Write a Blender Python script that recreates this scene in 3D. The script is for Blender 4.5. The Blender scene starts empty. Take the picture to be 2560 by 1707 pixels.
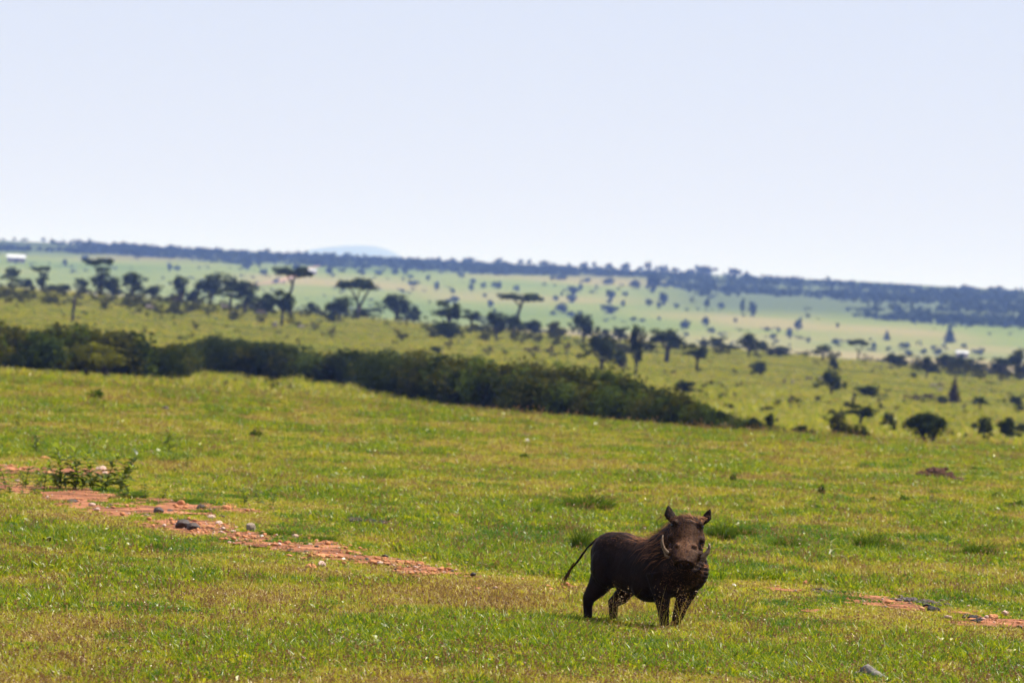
import bpy, math, random
import numpy as np
from mathutils import Vector, Matrix, Euler

random.seed(7)
rng = np.random.default_rng(7)
scene = bpy.context.scene
COL = scene.collection

# ------------------------------------------------------------------ camera
CAM_H = 2.2
FPX = 14000.0                      # focal length in pixels of the 2560 wide photograph
ROLL = math.atan(0.045)
PITCH = math.atan(72.0 / FPX)
R_ = Vector((math.cos(ROLL), 0, math.sin(ROLL)))
F0 = Vector((0, math.cos(PITCH), -math.sin(PITCH)))
U_ = R_.cross(F0).normalized()
F_ = U_.cross(R_).normalized()
cam_data = bpy.data.cameras.new('camera')
cam = bpy.data.objects.new('camera', cam_data)
COL.objects.link(cam)
m = Matrix((R_, U_, -F_)).transposed().to_4x4()
m.translation = Vector((0, 0, CAM_H))
cam.matrix_world = m
cam_data.sensor_width = 36.0
cam_data.lens = FPX / 2560.0 * 36.0
cam_data.clip_start = 0.5
cam_data.clip_end = 80000.0
cam_data.dof.use_dof = True
cam_data.dof.focus_distance = 39.8
cam_data.dof.aperture_fstop = 5.8
scene.camera = cam

# ------------------------------------------------------------------ world, sun, exposure
SUN_EL, SUN_AZ = 58.0, 74.0        # azimuth from +Y towards +X
world = bpy.data.worlds.new('World')
scene.world = world
world.use_nodes = True
wn = world.node_tree
wn.nodes.clear()
sky = wn.nodes.new('ShaderNodeTexSky')
sky.sky_type = 'NISHITA'
sky.sun_disc = False
sky.sun_elevation = math.radians(SUN_EL)
sky.sun_rotation = math.radians(SUN_AZ)
sky.altitude = 1500
sky.air_density = 1.0
sky.dust_density = 1.3
sky.ozone_density = 1.0
bg = wn.nodes.new('ShaderNodeBackground')
bg.inputs['Strength'].default_value = 0.0605
wo = wn.nodes.new('ShaderNodeOutputWorld')
tint = wn.nodes.new('ShaderNodeMix'); tint.data_type = 'RGBA'; tint.blend_type = 'MULTIPLY'
tint.inputs[0].default_value = 1.0; tint.inputs[7].default_value = (0.96, 0.91, 1.10, 1)
wn.links.new(sky.outputs[0], tint.inputs[6])
veil = wn.nodes.new('ShaderNodeMix'); veil.data_type = 'RGBA'          # a thin even veil of high white haze
veil.inputs[0].default_value = 0.62; veil.inputs[7].default_value = (6.35, 6.5, 7.7, 1)
wn.links.new(tint.outputs[2], veil.inputs[6])
wn.links.new(veil.outputs[2], bg.inputs[0])
wn.links.new(bg.outputs[0], wo.inputs[0])

sd = bpy.data.lights.new('sun', 'SUN')
sd.energy = 4.9
sd.angle = math.radians(0.53)
sd.color = (1.0, 0.95, 0.86)
sun = bpy.data.objects.new('sun', sd)
COL.objects.link(sun)
az, el = math.radians(SUN_AZ), math.radians(SUN_EL)
SUN_DIR = Vector((math.cos(el) * math.sin(az), math.cos(el) * math.cos(az), math.sin(el)))
sun.rotation_euler = SUN_DIR.to_track_quat('Z', 'Y').to_euler()
sun.location = (30, 30, 60)

scene.view_settings.view_transform = 'Standard'
scene.view_settings.look = 'None'
scene.view_settings.exposure = 1.0
scene.view_settings.gamma = 1.0
scene.view_settings.use_curve_mapping = False
scene.render.engine = 'CYCLES'
scene.cycles.max_bounces = 6
scene.cycles.transparent_max_bounces = 8
scene.cycles.use_denoising = True
scene.cycles.denoising_prefilter = 'ACCURATE'

# ------------------------------------------------------------------ noise and terrain
def vnoise(x, y, seed=0):
    x = np.asarray(x, float); y = np.asarray(y, float)
    xi = np.floor(x).astype(np.int64); yi = np.floor(y).astype(np.int64)
    fx = x - xi; fy = y - yi
    fx = fx * fx * (3 - 2 * fx); fy = fy * fy * (3 - 2 * fy)
    def h(a, b):
        n = (a * 374761393 + b * 668265263 + seed * 974634777) & 0xffffffff
        n = ((n ^ (n >> 13)) * 1274126177) & 0xffffffff
        n = n ^ (n >> 16)
        return (n & 0xffff) / 65535.0
    return (h(xi, yi) * (1 - fx) + h(xi + 1, yi) * fx) * (1 - fy) + (h(xi, yi + 1) * (1 - fx) + h(xi + 1, yi + 1) * fx) * fy

def fbm(x, y, seed=0, octs=3):
    s, a, t = 0, 1.0, 0
    for o in range(octs):
        s = s + a * vnoise(x * 2 ** o, y * 2 ** o, seed + o); t += a; a *= 0.5
    return s / t

CTRL = np.array([  # distance, height at the middle, lateral slope
    (-200, 0, 0), (0, 0, 0), (60, 0, 0), (88, 0.0, 0), (105, -.04, -.06), (125, -.19, -.25), (145, -.62, -.48), (180, -1.55, -.75),
    (250, -2.15, -.6), (350, -2.8, -.95), (500, -3.0, -1.45), (700, -1.9, -2.4), (900, -.7, -3.3),
    (1150, -4.4, -3.5), (1500, -10, -3), (1900, -8, -2), (2300, -2.7, -1), (3000, 12.9, 0), (3600, 25.9, 0), (4100, 37.0, -1.4),
    (4300, 38.3, -1.6), (5000, 36, 0), (9000, 20, 0), (45000, 10, 0)], float)

def pchip(xq, x, y):
    d = np.diff(y) / np.diff(x); hh = np.diff(x)
    mm = np.zeros_like(y)
    for i in range(1, len(x) - 1):
        if d[i - 1] * d[i] > 0:
            w1 = 2 * hh[i] + hh[i - 1]; w2 = hh[i] + 2 * hh[i - 1]
            mm[i] = (w1 + w2) / (w1 / d[i - 1] + w2 / d[i])
    k = np.clip(np.searchsorted(x, xq) - 1, 0, len(x) - 2)
    t = (xq - x[k]) / hh[k]
    return ((1 + 2 * t) * (1 - t) ** 2 * y[k] + t * (1 - t) ** 2 * hh[k] * mm[k]
            + t * t * (3 - 2 * t) * y[k + 1] + t * t * (t - 1) * hh[k] * mm[k + 1])

def terrain(x, y):
    x = np.asarray(x, float); y = np.asarray(y, float)
    yq = np.clip(y, -199, 44999)
    u = np.clip(x * FPX / (np.maximum(y, 60) * 1280.0), -1.6, 1.6)
    z = pchip(yq, CTRL[:, 0], CTRL[:, 1]) + u * pchip(yq, CTRL[:, 0], CTRL[:, 2])
    near = (fbm(x / 5.0 + 50, y / 8.0 + 50, 3, 2) - .5) * 0.07 + (vnoise(x / 1.6 + 20, y / 2.2 + 20, 4) - .5) * 0.05
    farw = np.clip((y - 150) / 200, 0, 1)
    far = (fbm(x / 40.0 + 90, y / 60.0 + 20, 5, 2) - .5) * 0.3
    vfar = (fbm(x / 250.0 + 10, y / 400.0 + 70, 8, 3) - .5) * 5.0 * np.clip((y - 1700) / 1500, 0, 1)
    return z + near * (1 - farw) + far * farw + vfar

def ray(px, py):
    return (F_ + R_ * ((px - 1280.0) / FPX) + U_ * ((853.5 - py) / FPX)).normalized()

def hit(px, py, dmin=20.0, dmax=160.0):
    """the point where the line of sight through a photograph pixel meets the ground, dmin..dmax metres away"""
    d = ray(px, py)
    ds = np.linspace(dmin, dmax, 1500)
    X = d.x / d.y * ds; Z = CAM_H + d.z / d.y * ds
    g = Z - terrain(X, ds)
    idx = np.where(g <= 0)[0]
    i = idx[0] if len(idx) else len(ds) - 1
    return Vector((X[i], ds[i], float(terrain(X[i], ds[i]))))

def hit_last(px, py, dmin, dmax):
    """for slopes that rise away from us: the distance whose ground shows nearest to that pixel"""
    d = ray(px, py)
    ds = np.linspace(dmin, dmax, 1500)
    X = d.x / d.y * ds; Z = CAM_H + d.z / d.y * ds
    g = np.abs(Z - terrain(X, ds)) / ds
    i = int(np.argmin(g))
    return Vector((X[i], ds[i], float(terrain(X[i], ds[i]))))

# ------------------------------------------------------------------ object helpers
def tag(o, label=None, cat=None, group=None, kind=None):
    if label: o['label'] = label
    if cat: o['category'] = cat
    if group: o['group'] = group
    if kind: o['kind'] = kind
    return o

def mesh_from(name, verts, faces, mat=None, smooth=False):
    me = bpy.data.meshes.new(name)
    me.from_pydata([tuple(v) for v in verts], [], [tuple(f) for f in faces])
    if smooth:
        me.polygons.foreach_set('use_smooth', [True] * len(me.polygons))
    if mat: me.materials.append(mat)
    me.update()
    return me

def quick_mesh(name, V, Fq, mat=None, smooth=False):
    """fast numpy path: V (n,3), Fq (m,k)"""
    V = np.asarray(V, np.float32); Fq = np.asarray(Fq, np.int32)
    me = bpy.data.meshes.new(name)
    k = Fq.shape[1]
    me.vertices.add(len(V)); me.vertices.foreach_set('co', V.ravel())
    me.loops.add(Fq.size); me.loops.foreach_set('vertex_index', Fq.ravel())
    me.polygons.add(len(Fq))
    me.polygons.foreach_set('loop_start', np.arange(0, Fq.size, k, dtype=np.int32))
    me.polygons.foreach_set('loop_total', np.full(len(Fq), k, np.int32))
    if smooth: me.polygons.foreach_set('use_smooth', np.ones(len(Fq), bool))
    if mat: me.materials.append(mat)
    me.update(calc_edges=True)
    me.validate()
    return me

def obj(name, me, parent=None, loc=(0, 0, 0)):
    o = bpy.data.objects.new(name, me)
    COL.objects.link(o)
    o.location = loc
    if parent: o.parent = parent
    return o

def empty(name, loc=(0, 0, 0), rz=0.0, label=None, cat=None, group=None):
    o = bpy.data.objects.new(name, None)
    o.empty_display_size = 0.2
    COL.objects.link(o)
    o.location = loc; o.rotation_euler = (0, 0, rz)
    return tag(o, label, cat, group)

class MB:
    """collects vertices and faces for one mesh"""
    def __init__(s): s.v = []; s.f = []
    def add(s, v, f):
        b = len(s.v); s.v += [tuple(q) for q in v]; s.f += [tuple(i + b for i in q) for q in f]
    def tube(s, pts, rad, n=8, cap=True):
        pts = [Vector(p) for p in pts]; b = len(s.v)
        for i, p in enumerate(pts):
            t = (pts[min(i + 1, len(pts) - 1)] - pts[max(i - 1, 0)]).normalized()
            a = t.orthogonal().normalized() if i == 0 else (s_a - t * s_a.dot(t)).normalized()
            s_a = a; c = t.cross(a)
            for k in range(n):
                w = 2 * math.pi * k / n
                s.v.append(tuple(p + (a * math.cos(w) + c * math.sin(w)) * rad[i]))
        for i in range(len(pts) - 1):
            for k in range(n):
                k2 = (k + 1) % n
                s.f.append((b + i * n + k, b + i * n + k2, b + (i + 1) * n + k2, b + (i + 1) * n + k))
        if cap:
            s.f.append(tuple(b + k for k in reversed(range(n))))
            s.f.append(tuple(b + (len(pts) - 1) * n + k for k in range(n)))
    def rings(s, rings):
        """closed loft through equally long rings of points"""
        b = len(s.v); n = len(rings[0])
        for r in rings: s.v += [tuple(p) for p in r]
        for i in range(len(rings) - 1):
            for k in range(n):
                k2 = (k + 1) % n
                s.f.append((b + i * n + k, b + i * n + k2, b + (i + 1) * n + k2, b + (i + 1) * n + k))
        s.f.append(tuple(b + k for k in reversed(range(n))))
        s.f.append(tuple(b + (len(rings) - 1) * n + k for k in range(n)))
    def ball(s, c, r, rot=None, nu=14, nv=9):
        c = Vector(c); r = Vector(r) if not isinstance(r, (int, float)) else Vector((r, r, r)); rr = []
        for j in range(1, nv):
            ph = math.pi * j / nv; ring = []
            for k in range(nu):
                th = 2 * math.pi * k / nu
                p = Vector((r.x * math.sin(ph) * math.cos(th), r.y * math.sin(ph) * math.sin(th), r.z * math.cos(ph)))
                ring.append(c + (rot @ p if rot else p))
            rr.append(ring[::-1])
        s.rings(rr)
    def mesh(s, name, mat=None, smooth=True): return mesh_from(name, s.v, s.f, mat, smooth)

# ------------------------------------------------------------------ materials
def new_mat(name):
    mt = bpy.data.materials.new(name); mt.use_nodes = True
    nt = mt.node_tree; nt.nodes.clear()
    out = nt.nodes.new('ShaderNodeOutputMaterial')
    return mt, nt, out

def N(nt, t, **kw):
    n = nt.nodes.new(t)
    for k, v in kw.items(): setattr(n, k, v)
    return n

def noise_node(nt, scale, detail=3, coord='OBJ', rough=.55):
    if coord == 'POS':
        c = N(nt, 'ShaderNodeNewGeometry').outputs['Position']
    else:
        c = N(nt, 'ShaderNodeTexCoord').outputs['Object']
    n = N(nt, 'ShaderNodeTexNoise')
    n.inputs['Scale'].default_value = scale; n.inputs['Detail'].default_value = detail; n.inputs['Roughness'].default_value = rough
    nt.links.new(c, n.inputs['Vector'])
    return n

def ramp(nt, fac, stops):
    r = N(nt, 'ShaderNodeValToRGB')
    while len(r.color_ramp.elements) < len(stops): r.color_ramp.elements.new(0.5)
    for e, (p, c) in zip(r.color_ramp.elements, stops):
        e.position = p; e.color = (c[0], c[1], c[2], 1)
    nt.links.new(fac, r.inputs[0])
    return r.outputs[0]

def mixc(nt, fac, a, b, mode='MIX'):
    mx = N(nt, 'ShaderNodeMix', data_type='RGBA', blend_type=mode)
    for i, v in ((0, fac), (6, a), (7, b)):
        if hasattr(v, 'links'): nt.links.new(v, mx.inputs[i])
        elif isinstance(v, (int, float)): mx.inputs[i].default_value = v
        else: mx.inputs[i].default_value = (*v, 1)
    return mx.outputs[2]

def mapr(nt, v, a, b, c=0.0, d=1.0):
    mr = N(nt, 'ShaderNodeMapRange'); nt.links.new(v, mr.inputs[0])
    for i, q in zip((1, 2, 3, 4), (a, b, c, d)): mr.inputs[i].default_value = q
    return mr.outputs[0]

def bump(nt, h, strength, dist):
    b = N(nt, 'ShaderNodeBump'); b.inputs['Strength'].default_value = strength; b.inputs['Distance'].default_value = dist
    nt.links.new(h, b.inputs['Height']); return b.outputs[0]

def simple_mat(name, stops, scale=8, rough=.85, bstr=.6, bdist=.02, spec=.3, detail=4, metallic=0):
    mt, nt, out = new_mat(name)
    nz = noise_node(nt, scale, detail)
    p = N(nt, 'ShaderNodeBsdfPrincipled')
    nt.links.new(ramp(nt, nz.outputs['Fac'], stops), p.inputs['Base Color'])
    p.inputs['Roughness'].default_value = rough
    p.inputs['Specular IOR Level'].default_value = spec
    p.inputs['Metallic'].default_value = metallic
    if bstr: nt.links.new(bump(nt, nz.outputs['Fac'], bstr, bdist), p.inputs['Normal'])
    nt.links.new(p.outputs[0], out.inputs[0])
    return mt

def leaf_mat(name, dark, light, trans, tw=.35, gloss=0.0, per_obj=.25, rough=.45):
    mt, nt, out = new_mat(name)
    at = N(nt, 'ShaderNodeAttribute', attribute_name='var')
    oi = N(nt, 'ShaderNodeObjectInfo')
    col = ramp(nt, at.outputs['Fac'], [(0, dark), (1, light)])
    hsv = N(nt, 'ShaderNodeHueSaturation')
    nt.links.new(col, hsv.inputs['Color'])
    nt.links.new(mapr(nt, oi.outputs['Random'], 0, 1, 1 - per_obj, 1 + per_obj), hsv.inputs['Value'])
    di = N(nt, 'ShaderNodeBsdfDiffuse'); nt.links.new(hsv.outputs[0], di.inputs[0])
    tr = N(nt, 'ShaderNodeBsdfTranslucent'); tr.inputs[0].default_value = (*trans, 1)
    mx = N(nt, 'ShaderNodeMixShader'); mx.inputs[0].default_value = tw
    nt.links.new(di.outputs[0], mx.inputs[1]); nt.links.new(tr.outputs[0], mx.inputs[2])
    gl = N(nt, 'ShaderNodeBsdfGlossy'); gl.inputs['Roughness'].default_value = rough
    m2 = N(nt, 'ShaderNodeMixShader'); m2.inputs[0].default_value = gloss
    nt.links.new(mx.outputs[0], m2.inputs[1]); nt.links.new(gl.outputs[0], m2.inputs[2])
    nt.links.new(m2.outputs[0], out.inputs[0])
    return mt

# grass: the colour comes from each tuft's own dryness and each blade's own variation
def grass_mat():
    mt, nt, out = new_mat('grass_blades')
    ti = N(nt, 'ShaderNodeAttribute', attribute_name='tint', attribute_type='INSTANCER')
    bv = N(nt, 'ShaderNodeAttribute', attribute_name='var')
    ad = N(nt, 'ShaderNodeMath', operation='ADD'); ad.use_clamp = True
    nt.links.new(ti.outputs['Fac'], ad.inputs[0]); nt.links.new(mapr(nt, bv.outputs['Fac'], 0, 1, -.34, .34), ad.inputs[1])
    col = ramp(nt, ad.outputs[0], [(0, (.25, .15, .055)), (.08, (.38, .26, .085)), (.18, (.50, .38, .14)), (.26, (.36, .28, .035)), (.42, (.30, .26, .011)), (.68, (.165, .205, .008)), (1, (.03, .075, .005))])
    tcol = ramp(nt, ad.outputs[0], [(0, (.20, .10, .03)), (.10, (.40, .24, .06)), (.18, (.55, .42, .10)), (.26, (.50, .40, .03)), (.42, (.52, .48, .007)), (.68, (.33, .40, .007)), (1, (.08, .18, .006))])
    di = N(nt, 'ShaderNodeBsdfDiffuse'); nt.links.new(col, di.inputs[0])
    tr = N(nt, 'ShaderNodeBsdfTranslucent'); nt.links.new(tcol, tr.inputs[0])
    mx = N(nt, 'ShaderNodeMixShader'); mx.inputs[0].default_value = .45
    nt.links.new(di.outputs[0], mx.inputs[1]); nt.links.new(tr.outputs[0], mx.inputs[2])
    gl = N(nt, 'ShaderNodeBsdfGlossy'); gl.inputs['Roughness'].default_value = .38
    gl.inputs[0].default_value = (1, .97, .88, 1)
    m2 = N(nt, 'ShaderNodeMixShader'); m2.inputs[0].default_value = .02
    nt.links.new(mx.outputs[0], m2.inputs[1]); nt.links.new(gl.outputs[0], m2.inputs[2])
    nt.links.new(m2.outputs[0], out.inputs[0])
    return mt

M_GRASS = grass_mat()
M_LEAF = leaf_mat('savanna_foliage', (.008, .013, .004), (.026, .034, .009), (.05, .065, .008), .22)
M_LEAF_OLIVE = leaf_mat('olive_scrub_foliage', (.007, .009, .003), (.055, .052, .010), (.10, .10, .009), .25, per_obj=.3)
M_LEAF_GREEN = leaf_mat('green_scrub_foliage', (.012, .020, .005), (.055, .075, .014), (.10, .13, .012), .28)
M_LEAF_YELLOW = leaf_mat('yellow_green_foliage', (.018, .022, .005), (.12, .115, .014), (.20, .20, .015), .35)
M_LEAF_BROWN = leaf_mat('dry_brown_twigs', (.03, .022, .016), (.075, .05, .035), (.05, .03, .02), .1)
M_WEED = leaf_mat('weed_leaves', (.03, .05, .012), (.08, .11, .02), (.26, .32, .02), .45, gloss=.03)
M_WEED_PALE = leaf_mat('pale_weed_leaves', (.16, .18, .06), (.30, .30, .12), (.35, .38, .10), .35, gloss=.06)
M_BARK = simple_mat('bark', [(.3, (.02, .015, .012)), (.7, (.06, .046, .036))], 6, .9, .8, .05)
M_STEM = simple_mat('weed_stem', [(.3, (.05, .06, .02)), (.7, (.10, .09, .04))], 30, .7, .2, .003)

# ------------------------------------------------------------------ the ground
# bare red soil: outlines read off the photograph and laid on the ground
def poly_world(pts, dmin=25, dmax=150):
    return np.array([hit(x, y, dmin, dmax)[:2] for x, y in pts])

def in_poly(P, poly):
    x, y = P[:, 0], P[:, 1]; c = np.zeros(len(P), bool)
    n = len(poly); j = n - 1
    for i in range(n):
        xi, yi = poly[i]; xj, yj = poly[j]
        k = ((yi > y) != (yj > y)) & (x < (xj - xi) * (y - yi) / (yj - yi + 1e-12) + xi)
        c ^= k; j = i
    return c

PATH_A = poly_world([(-60, 1225), (-60, 1160), (60, 1166), (150, 1174), (280, 1176), (300, 1188), (190, 1196), (60, 1186), (0, 1205), (90, 1222), (200, 1224), (330, 1248), (450, 1254),
                     (560, 1266), (690, 1280), (690, 1286), (545, 1290), (505, 1299), (560, 1317), (650, 1330), (760, 1345), (850, 1362),
                     (880, 1382), (960, 1395), (1080, 1420), (1190, 1446), (1260, 1462), (1190, 1463), (1080, 1451), (960, 1428), (880, 1406), (780, 1398),
                     (710, 1373), (620, 1363), (520, 1348), (400, 1324), (280, 1298), (150, 1264), (80, 1238), (0, 1236)])
PATH_B = poly_world([(830, 1298), (930, 1306), (1040, 1312), (1080, 1328), (960, 1322), (850, 1310)])
PATH_C = poly_world([(1840, 1462), (1940, 1468), (2080, 1484), (2200, 1500), (2330, 1515), (2450, 1542), (2620, 1560), (2620, 1590), (2500, 1574), (2400, 1556), (2290, 1536), (2200, 1520), (2040, 1498)])
PATH_D = poly_world([(1960, 1528), (2060, 1535), (2200, 1556), (2380, 1570), (2400, 1580), (2240, 1572), (2060, 1552), (1970, 1542)])
PATH_E = poly_world([(1180, 1446), (1300, 1456), (1420, 1464), (1460, 1476), (1300, 1474), (1200, 1464)])
PATH_NEAR = poly_world([(-80, 1140), (300, 1160), (700, 1265), (1000, 1385), (1300, 1440), (1500, 1460), (1500, 1500), (1200, 1490), (900, 1445), (600, 1400), (300, 1345), (-80, 1275)])
PATH_NEAR_RIGHT = poly_world([(1780, 1450), (1960, 1455), (2300, 1500), (2640, 1545), (2640, 1630), (2300, 1600), (1960, 1570), (1780, 1500)])
SOILS = (PATH_A, PATH_B, PATH_C, PATH_D, PATH_E)

def project(P):
    d = P - np.array([0, 0, CAM_H])
    z = d @ np.array(F_)
    return 1280 + FPX * (d @ np.array(R_)) / z, 853.5 - FPX * (d @ np.array(U_)) / z

def soil_soft(P):
    """how bare the red soil lies: 0 grass, 1 bare; soft, broken edges"""
    x, y = P[:, 0], P[:, 1]
    out = np.zeros(len(P))
    px_, _ = project(np.stack([x, y, x * 0], 1))
    holes = fbm(x * 2.6 + 9, y * .9 + 9, 24, 4)
    for k in range(6):
        w = np.stack([(fbm(x * 5 + 31 + k * 17, y * 2.5 + 7, 21) - .5) * .7, (fbm(x * 5 + 3, y * 2.5 + 71 + k * 13, 22) - .5) * 4.0], 1)
        Q = P + w
        a = in_poly(Q, PATH_A) * np.clip((np.where(px_ < 430, .68, np.where(px_ < 860, .65, .60)) - holes) * 9, 0, 1)
        for pl, th in ((PATH_B, .60), (PATH_C, .56), (PATH_D, .55), (PATH_E, .60)):
            a = np.maximum(a, in_poly(Q, pl) * np.clip((th - holes) * 9, 0, 1))
        out += a / 6
    return out

def soil_mask(P):
    return soil_soft(P) > .3

def ground_mat():
    mt, nt, out = new_mat('savanna_ground')
    geo = N(nt, 'ShaderNodeNewGeometry')
    sp = N(nt, 'ShaderNodeSeparateXYZ'); nt.links.new(geo.outputs['Position'], sp.inputs[0])
    Y = sp.outputs['Y']
    # near: soil and litter between the blades
    n1 = noise_node(nt, 9, 5, 'POS', .65)
    near = ramp(nt, n1.outputs['Fac'], [(.3, (.045, .045, .008)), (.5, (.085, .078, .010)), (.7, (.14, .10, .022))])
    # middle plain: olive and yellow-green
    n2 = noise_node(nt, .035, 6, 'POS', .68)
    n2b = noise_node(nt, .6, 4, 'POS', .7)
    mid = ramp(nt, n2.outputs['Fac'], [(.33, (.042, .055, .008)), (.48, (.088, .090, .010)), (.62, (.105, .096, .014)), (.75, (.075, .066, .016))])
    mid = mixc(nt, mapr(nt, n2b.outputs['Fac'], .4, .75), mid, (.05, .05, .012))
    # far plain: pale green with pinkish grazed ground towards its foot
    mp = N(nt, 'ShaderNodeMapping'); mp.inputs['Scale'].default_value = (.006, .0022, .006)
    nt.links.new(geo.outputs['Position'], mp.inputs[0])
    n3 = N(nt, 'ShaderNodeTexNoise'); n3.inputs['Scale'].default_value = 1; n3.inputs['Detail'].default_value = 5
    nt.links.new(mp.outputs[0], n3.inputs['Vector'])
    far = ramp(nt, n3.outputs['Fac'], [(.3, (.085, .122, .032)), (.5, (.13, .156, .042)), (.7, (.165, .158, .058))])
    pk = N(nt, 'ShaderNodeMath', operation='ADD')
    nt.links.new(mapr(nt, Y, 2120, 2420, .55, 0), pk.inputs[0]); nt.links.new(mapr(nt, n3.outputs['Fac'], .35, .65, -.45, .3), pk.inputs[1])
    pk.use_clamp = True
    far = mixc(nt, pk.outputs[0], far, (.27, .195, .115))
    far = mixc(nt, mapr(nt, Y, 3500, 3900), far, (.05, .065, .03))
    sl = N(nt, 'ShaderNodeMath', operation='MULTIPLY_ADD'); nt.links.new(Y, sl.inputs[0]); sl.inputs[1].default_value = -.021; nt.links.new(sp.outputs['X'], sl.inputs[2])
    wood = N(nt, 'ShaderNodeMath', operation='MULTIPLY'); nt.links.new(mapr(nt, sl.outputs[0], -5, 45), wood.inputs[0]); nt.links.new(mapr(nt, Y, 2640, 2900), wood.inputs[1])
    far = mixc(nt, wood.outputs[0], far, (.075, .095, .045))
    c = mixc(nt, mapr(nt, Y, 120, 190), near, mid)
    c = mixc(nt, mapr(nt, Y, 1100, 1500), c, far)
    p = N(nt, 'ShaderNodeBsdfDiffuse'); nt.links.new(c, p.inputs[0])
    nt.links.new(bump(nt, n1.outputs['Fac'], .5, .03), p.inputs['Normal'])
    nt.links.new(p.outputs[0], out.inputs[0])
    return mt

def build_ground():
    ys = np.concatenate([np.arange(-60, 24, 4), np.arange(24, 190, .5), np.arange(190, 420, 3), np.geomspace(420, 5200, 150), np.geomspace(5400, 45000, 30)])
    us = np.concatenate([[-9, -6, -4, -3], np.linspace(-2.2, 2.2, 111), [3, 4, 6, 9]])
    UU, YY = np.meshgrid(us, ys)
    XX = UU * np.maximum(YY, 60) * 1280 / FPX
    ZZ = terrain(XX, YY)
    V = np.stack([XX, YY, ZZ], 2).reshape(-1, 3)
    nr, nc = XX.shape
    a = (np.arange(nr - 1)[:, None] * nc + np.arange(nc - 1)[None]).ravel()
    Fq = np.stack([a, a + 1, a + nc + 1, a + nc], 1)
    o = obj('ground', quick_mesh('ground', V, Fq, ground_mat(), True))
    tag(o, kind='structure')
build_ground()

M_SOIL = simple_mat('red_soil', [(.28, (.05, .026, .013)), (.42, (.12, .048, .024)), (.56, (.28, .112, .054)), (.72, (.40, .185, .10))], 2.6, .95, .8, .03, .1, 8)

def build_path():
    gx = np.arange(-9.5, 7.0, .05); gy = np.arange(34, 92, .13)
    X, Y = np.meshgrid(gx, gy)
    P = np.stack([X.ravel(), Y.ravel()], 1)
    mk = soil_mask(P).reshape(X.shape)
    Z = terrain(X, Y) + .012 + (fbm(X * 7, Y * 5, 41) - .4) * .018
    nr, nc = X.shape
    ok = mk[:-1, :-1] & mk[1:, :-1] & mk[:-1, 1:] & mk[1:, 1:]
    a = (np.arange(nr - 1)[:, None] * nc + np.arange(nc - 1)[None])[ok]
    Fq = np.stack([a, a + 1, a + nc + 1, a + nc], 1)
    used, inv = np.unique(Fq, return_inverse=True)
    V = np.stack([X.ravel(), Y.ravel(), Z.ravel()], 1)[used]
    o = obj('dirt_path', quick_mesh('dirt_path', V, inv.reshape(-1, 4), M_SOIL, True))
    tag(o, kind='structure')
build_path()

M_FARSOIL = simple_mat('pale_far_soil', [(.3, (.22, .13, .08)), (.7, (.32, .21, .14))], .05, .95, 0, .1, .1)
def far_track():
    """the pale track and bare yard by the far house"""
    mb = MB()
    pts = [(585, 722, 9), (640, 712, 13), (690, 706, 15), (735, 692, 9), (765, 674, 9), (800, 664, 6), (830, 658, 6), (862, 646, 5)]
    L = []
    for x, y, w in pts:
        p = hit_last(x, y, 1900, 4000)
        ww = w * p.y / FPX * .9
        L.append((p, ww))
    for (a, wa), (b, wb) in zip(L[:-1], L[1:]):
        for k in range(8):
            t0, t1 = k / 8, (k + 1) / 8
            q = []
            for t, s in ((t0, -1), (t1, -1), (t1, 1), (t0, 1)):
                c = a.lerp(b, t); w = wa + (wb - wa) * t
                x = c.x + s * w; y = c.y + s * w * 2
                q.append((x, y, float(terrain(x, y)) + .35))
            mb.add(q, [(0, 3, 2, 1)])
    o = obj('dirt_track', mb.mesh('dirt_track', M_FARSOIL)); tag(o, kind='structure')
far_track()

# the blue hill far beyond the ridge
def blue_hill():
    D0 = 26000.0
    mb_v, mb_f = [], []
    nx, ny = 60, 14
    cx = ((925 - 1280) + .045 * (640 - 853)) / FPX * D0
    hw = 300 / FPX * D0
    for j in range(ny):
        for i in range(nx):
            fx = i / (nx - 1) * 2 - 1; fy = j / (ny - 1) * 2 - 1
            x = cx + fx * hw * 1.1; y = D0 + fy * 2500
            s = fx * 1.1
            prof = math.exp(-(s / .66) ** 2 * (1.0 if s > 0 else .8)) + .22 * math.exp(-((s + .55) / .3) ** 2)
            z = 20 + 258 * prof * math.cos(fy * math.pi / 2) ** .5 if abs(fy) < 1 else 0
            z += 6 * float(vnoise(x / 120, y / 300, 77))
            mb_v.append((x, y, z))
    for j in range(ny - 1):
        for i in range(nx - 1):
            a = j * nx + i; mb_f.append((a, a + 1, a + nx + 1, a + nx))
    mt = simple_mat('hill_scrub', [(.3, (.05, .06, .03)), (.7, (.10, .11, .05))], .004, .95, 0, 1, .1)
    tag(obj('distant_hill', mesh_from('distant_hill', mb_v, mb_f, mt, True)), kind='structure')
blue_hill()

# ------------------------------------------------------------------ air
def haze():
    mt, nt, out = new_mat('haze')
    pv = N(nt, 'ShaderNodeVolumePrincipled')
    pv.inputs['Color'].default_value = (.24, .40, 1.0, 1)
    pv.inputs['Absorption Color'].default_value = (1, 1, 1, 1)
    pv.inputs['Density'].default_value = 0.000108
    pv.inputs['Anisotropy'].default_value = 0.0
    nt.links.new(pv.outputs[0], out.inputs['Volume'])
    x0, x1, y0, y1, z0, z1 = -30000, 30000, -400, 46000, -30, 330
    v = [(x, y, z) for z in (z0, z1) for y in (y0, y1) for x in (x0, x1)]
    f = [(0, 2, 3, 1), (4, 5, 7, 6), (0, 1, 5, 4), (2, 6, 7, 3), (0, 4, 6, 2), (1, 3, 7, 5)]
    o = obj('haze', mesh_from('haze', v, f, mt)); tag(o, kind='stuff')
haze()

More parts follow.
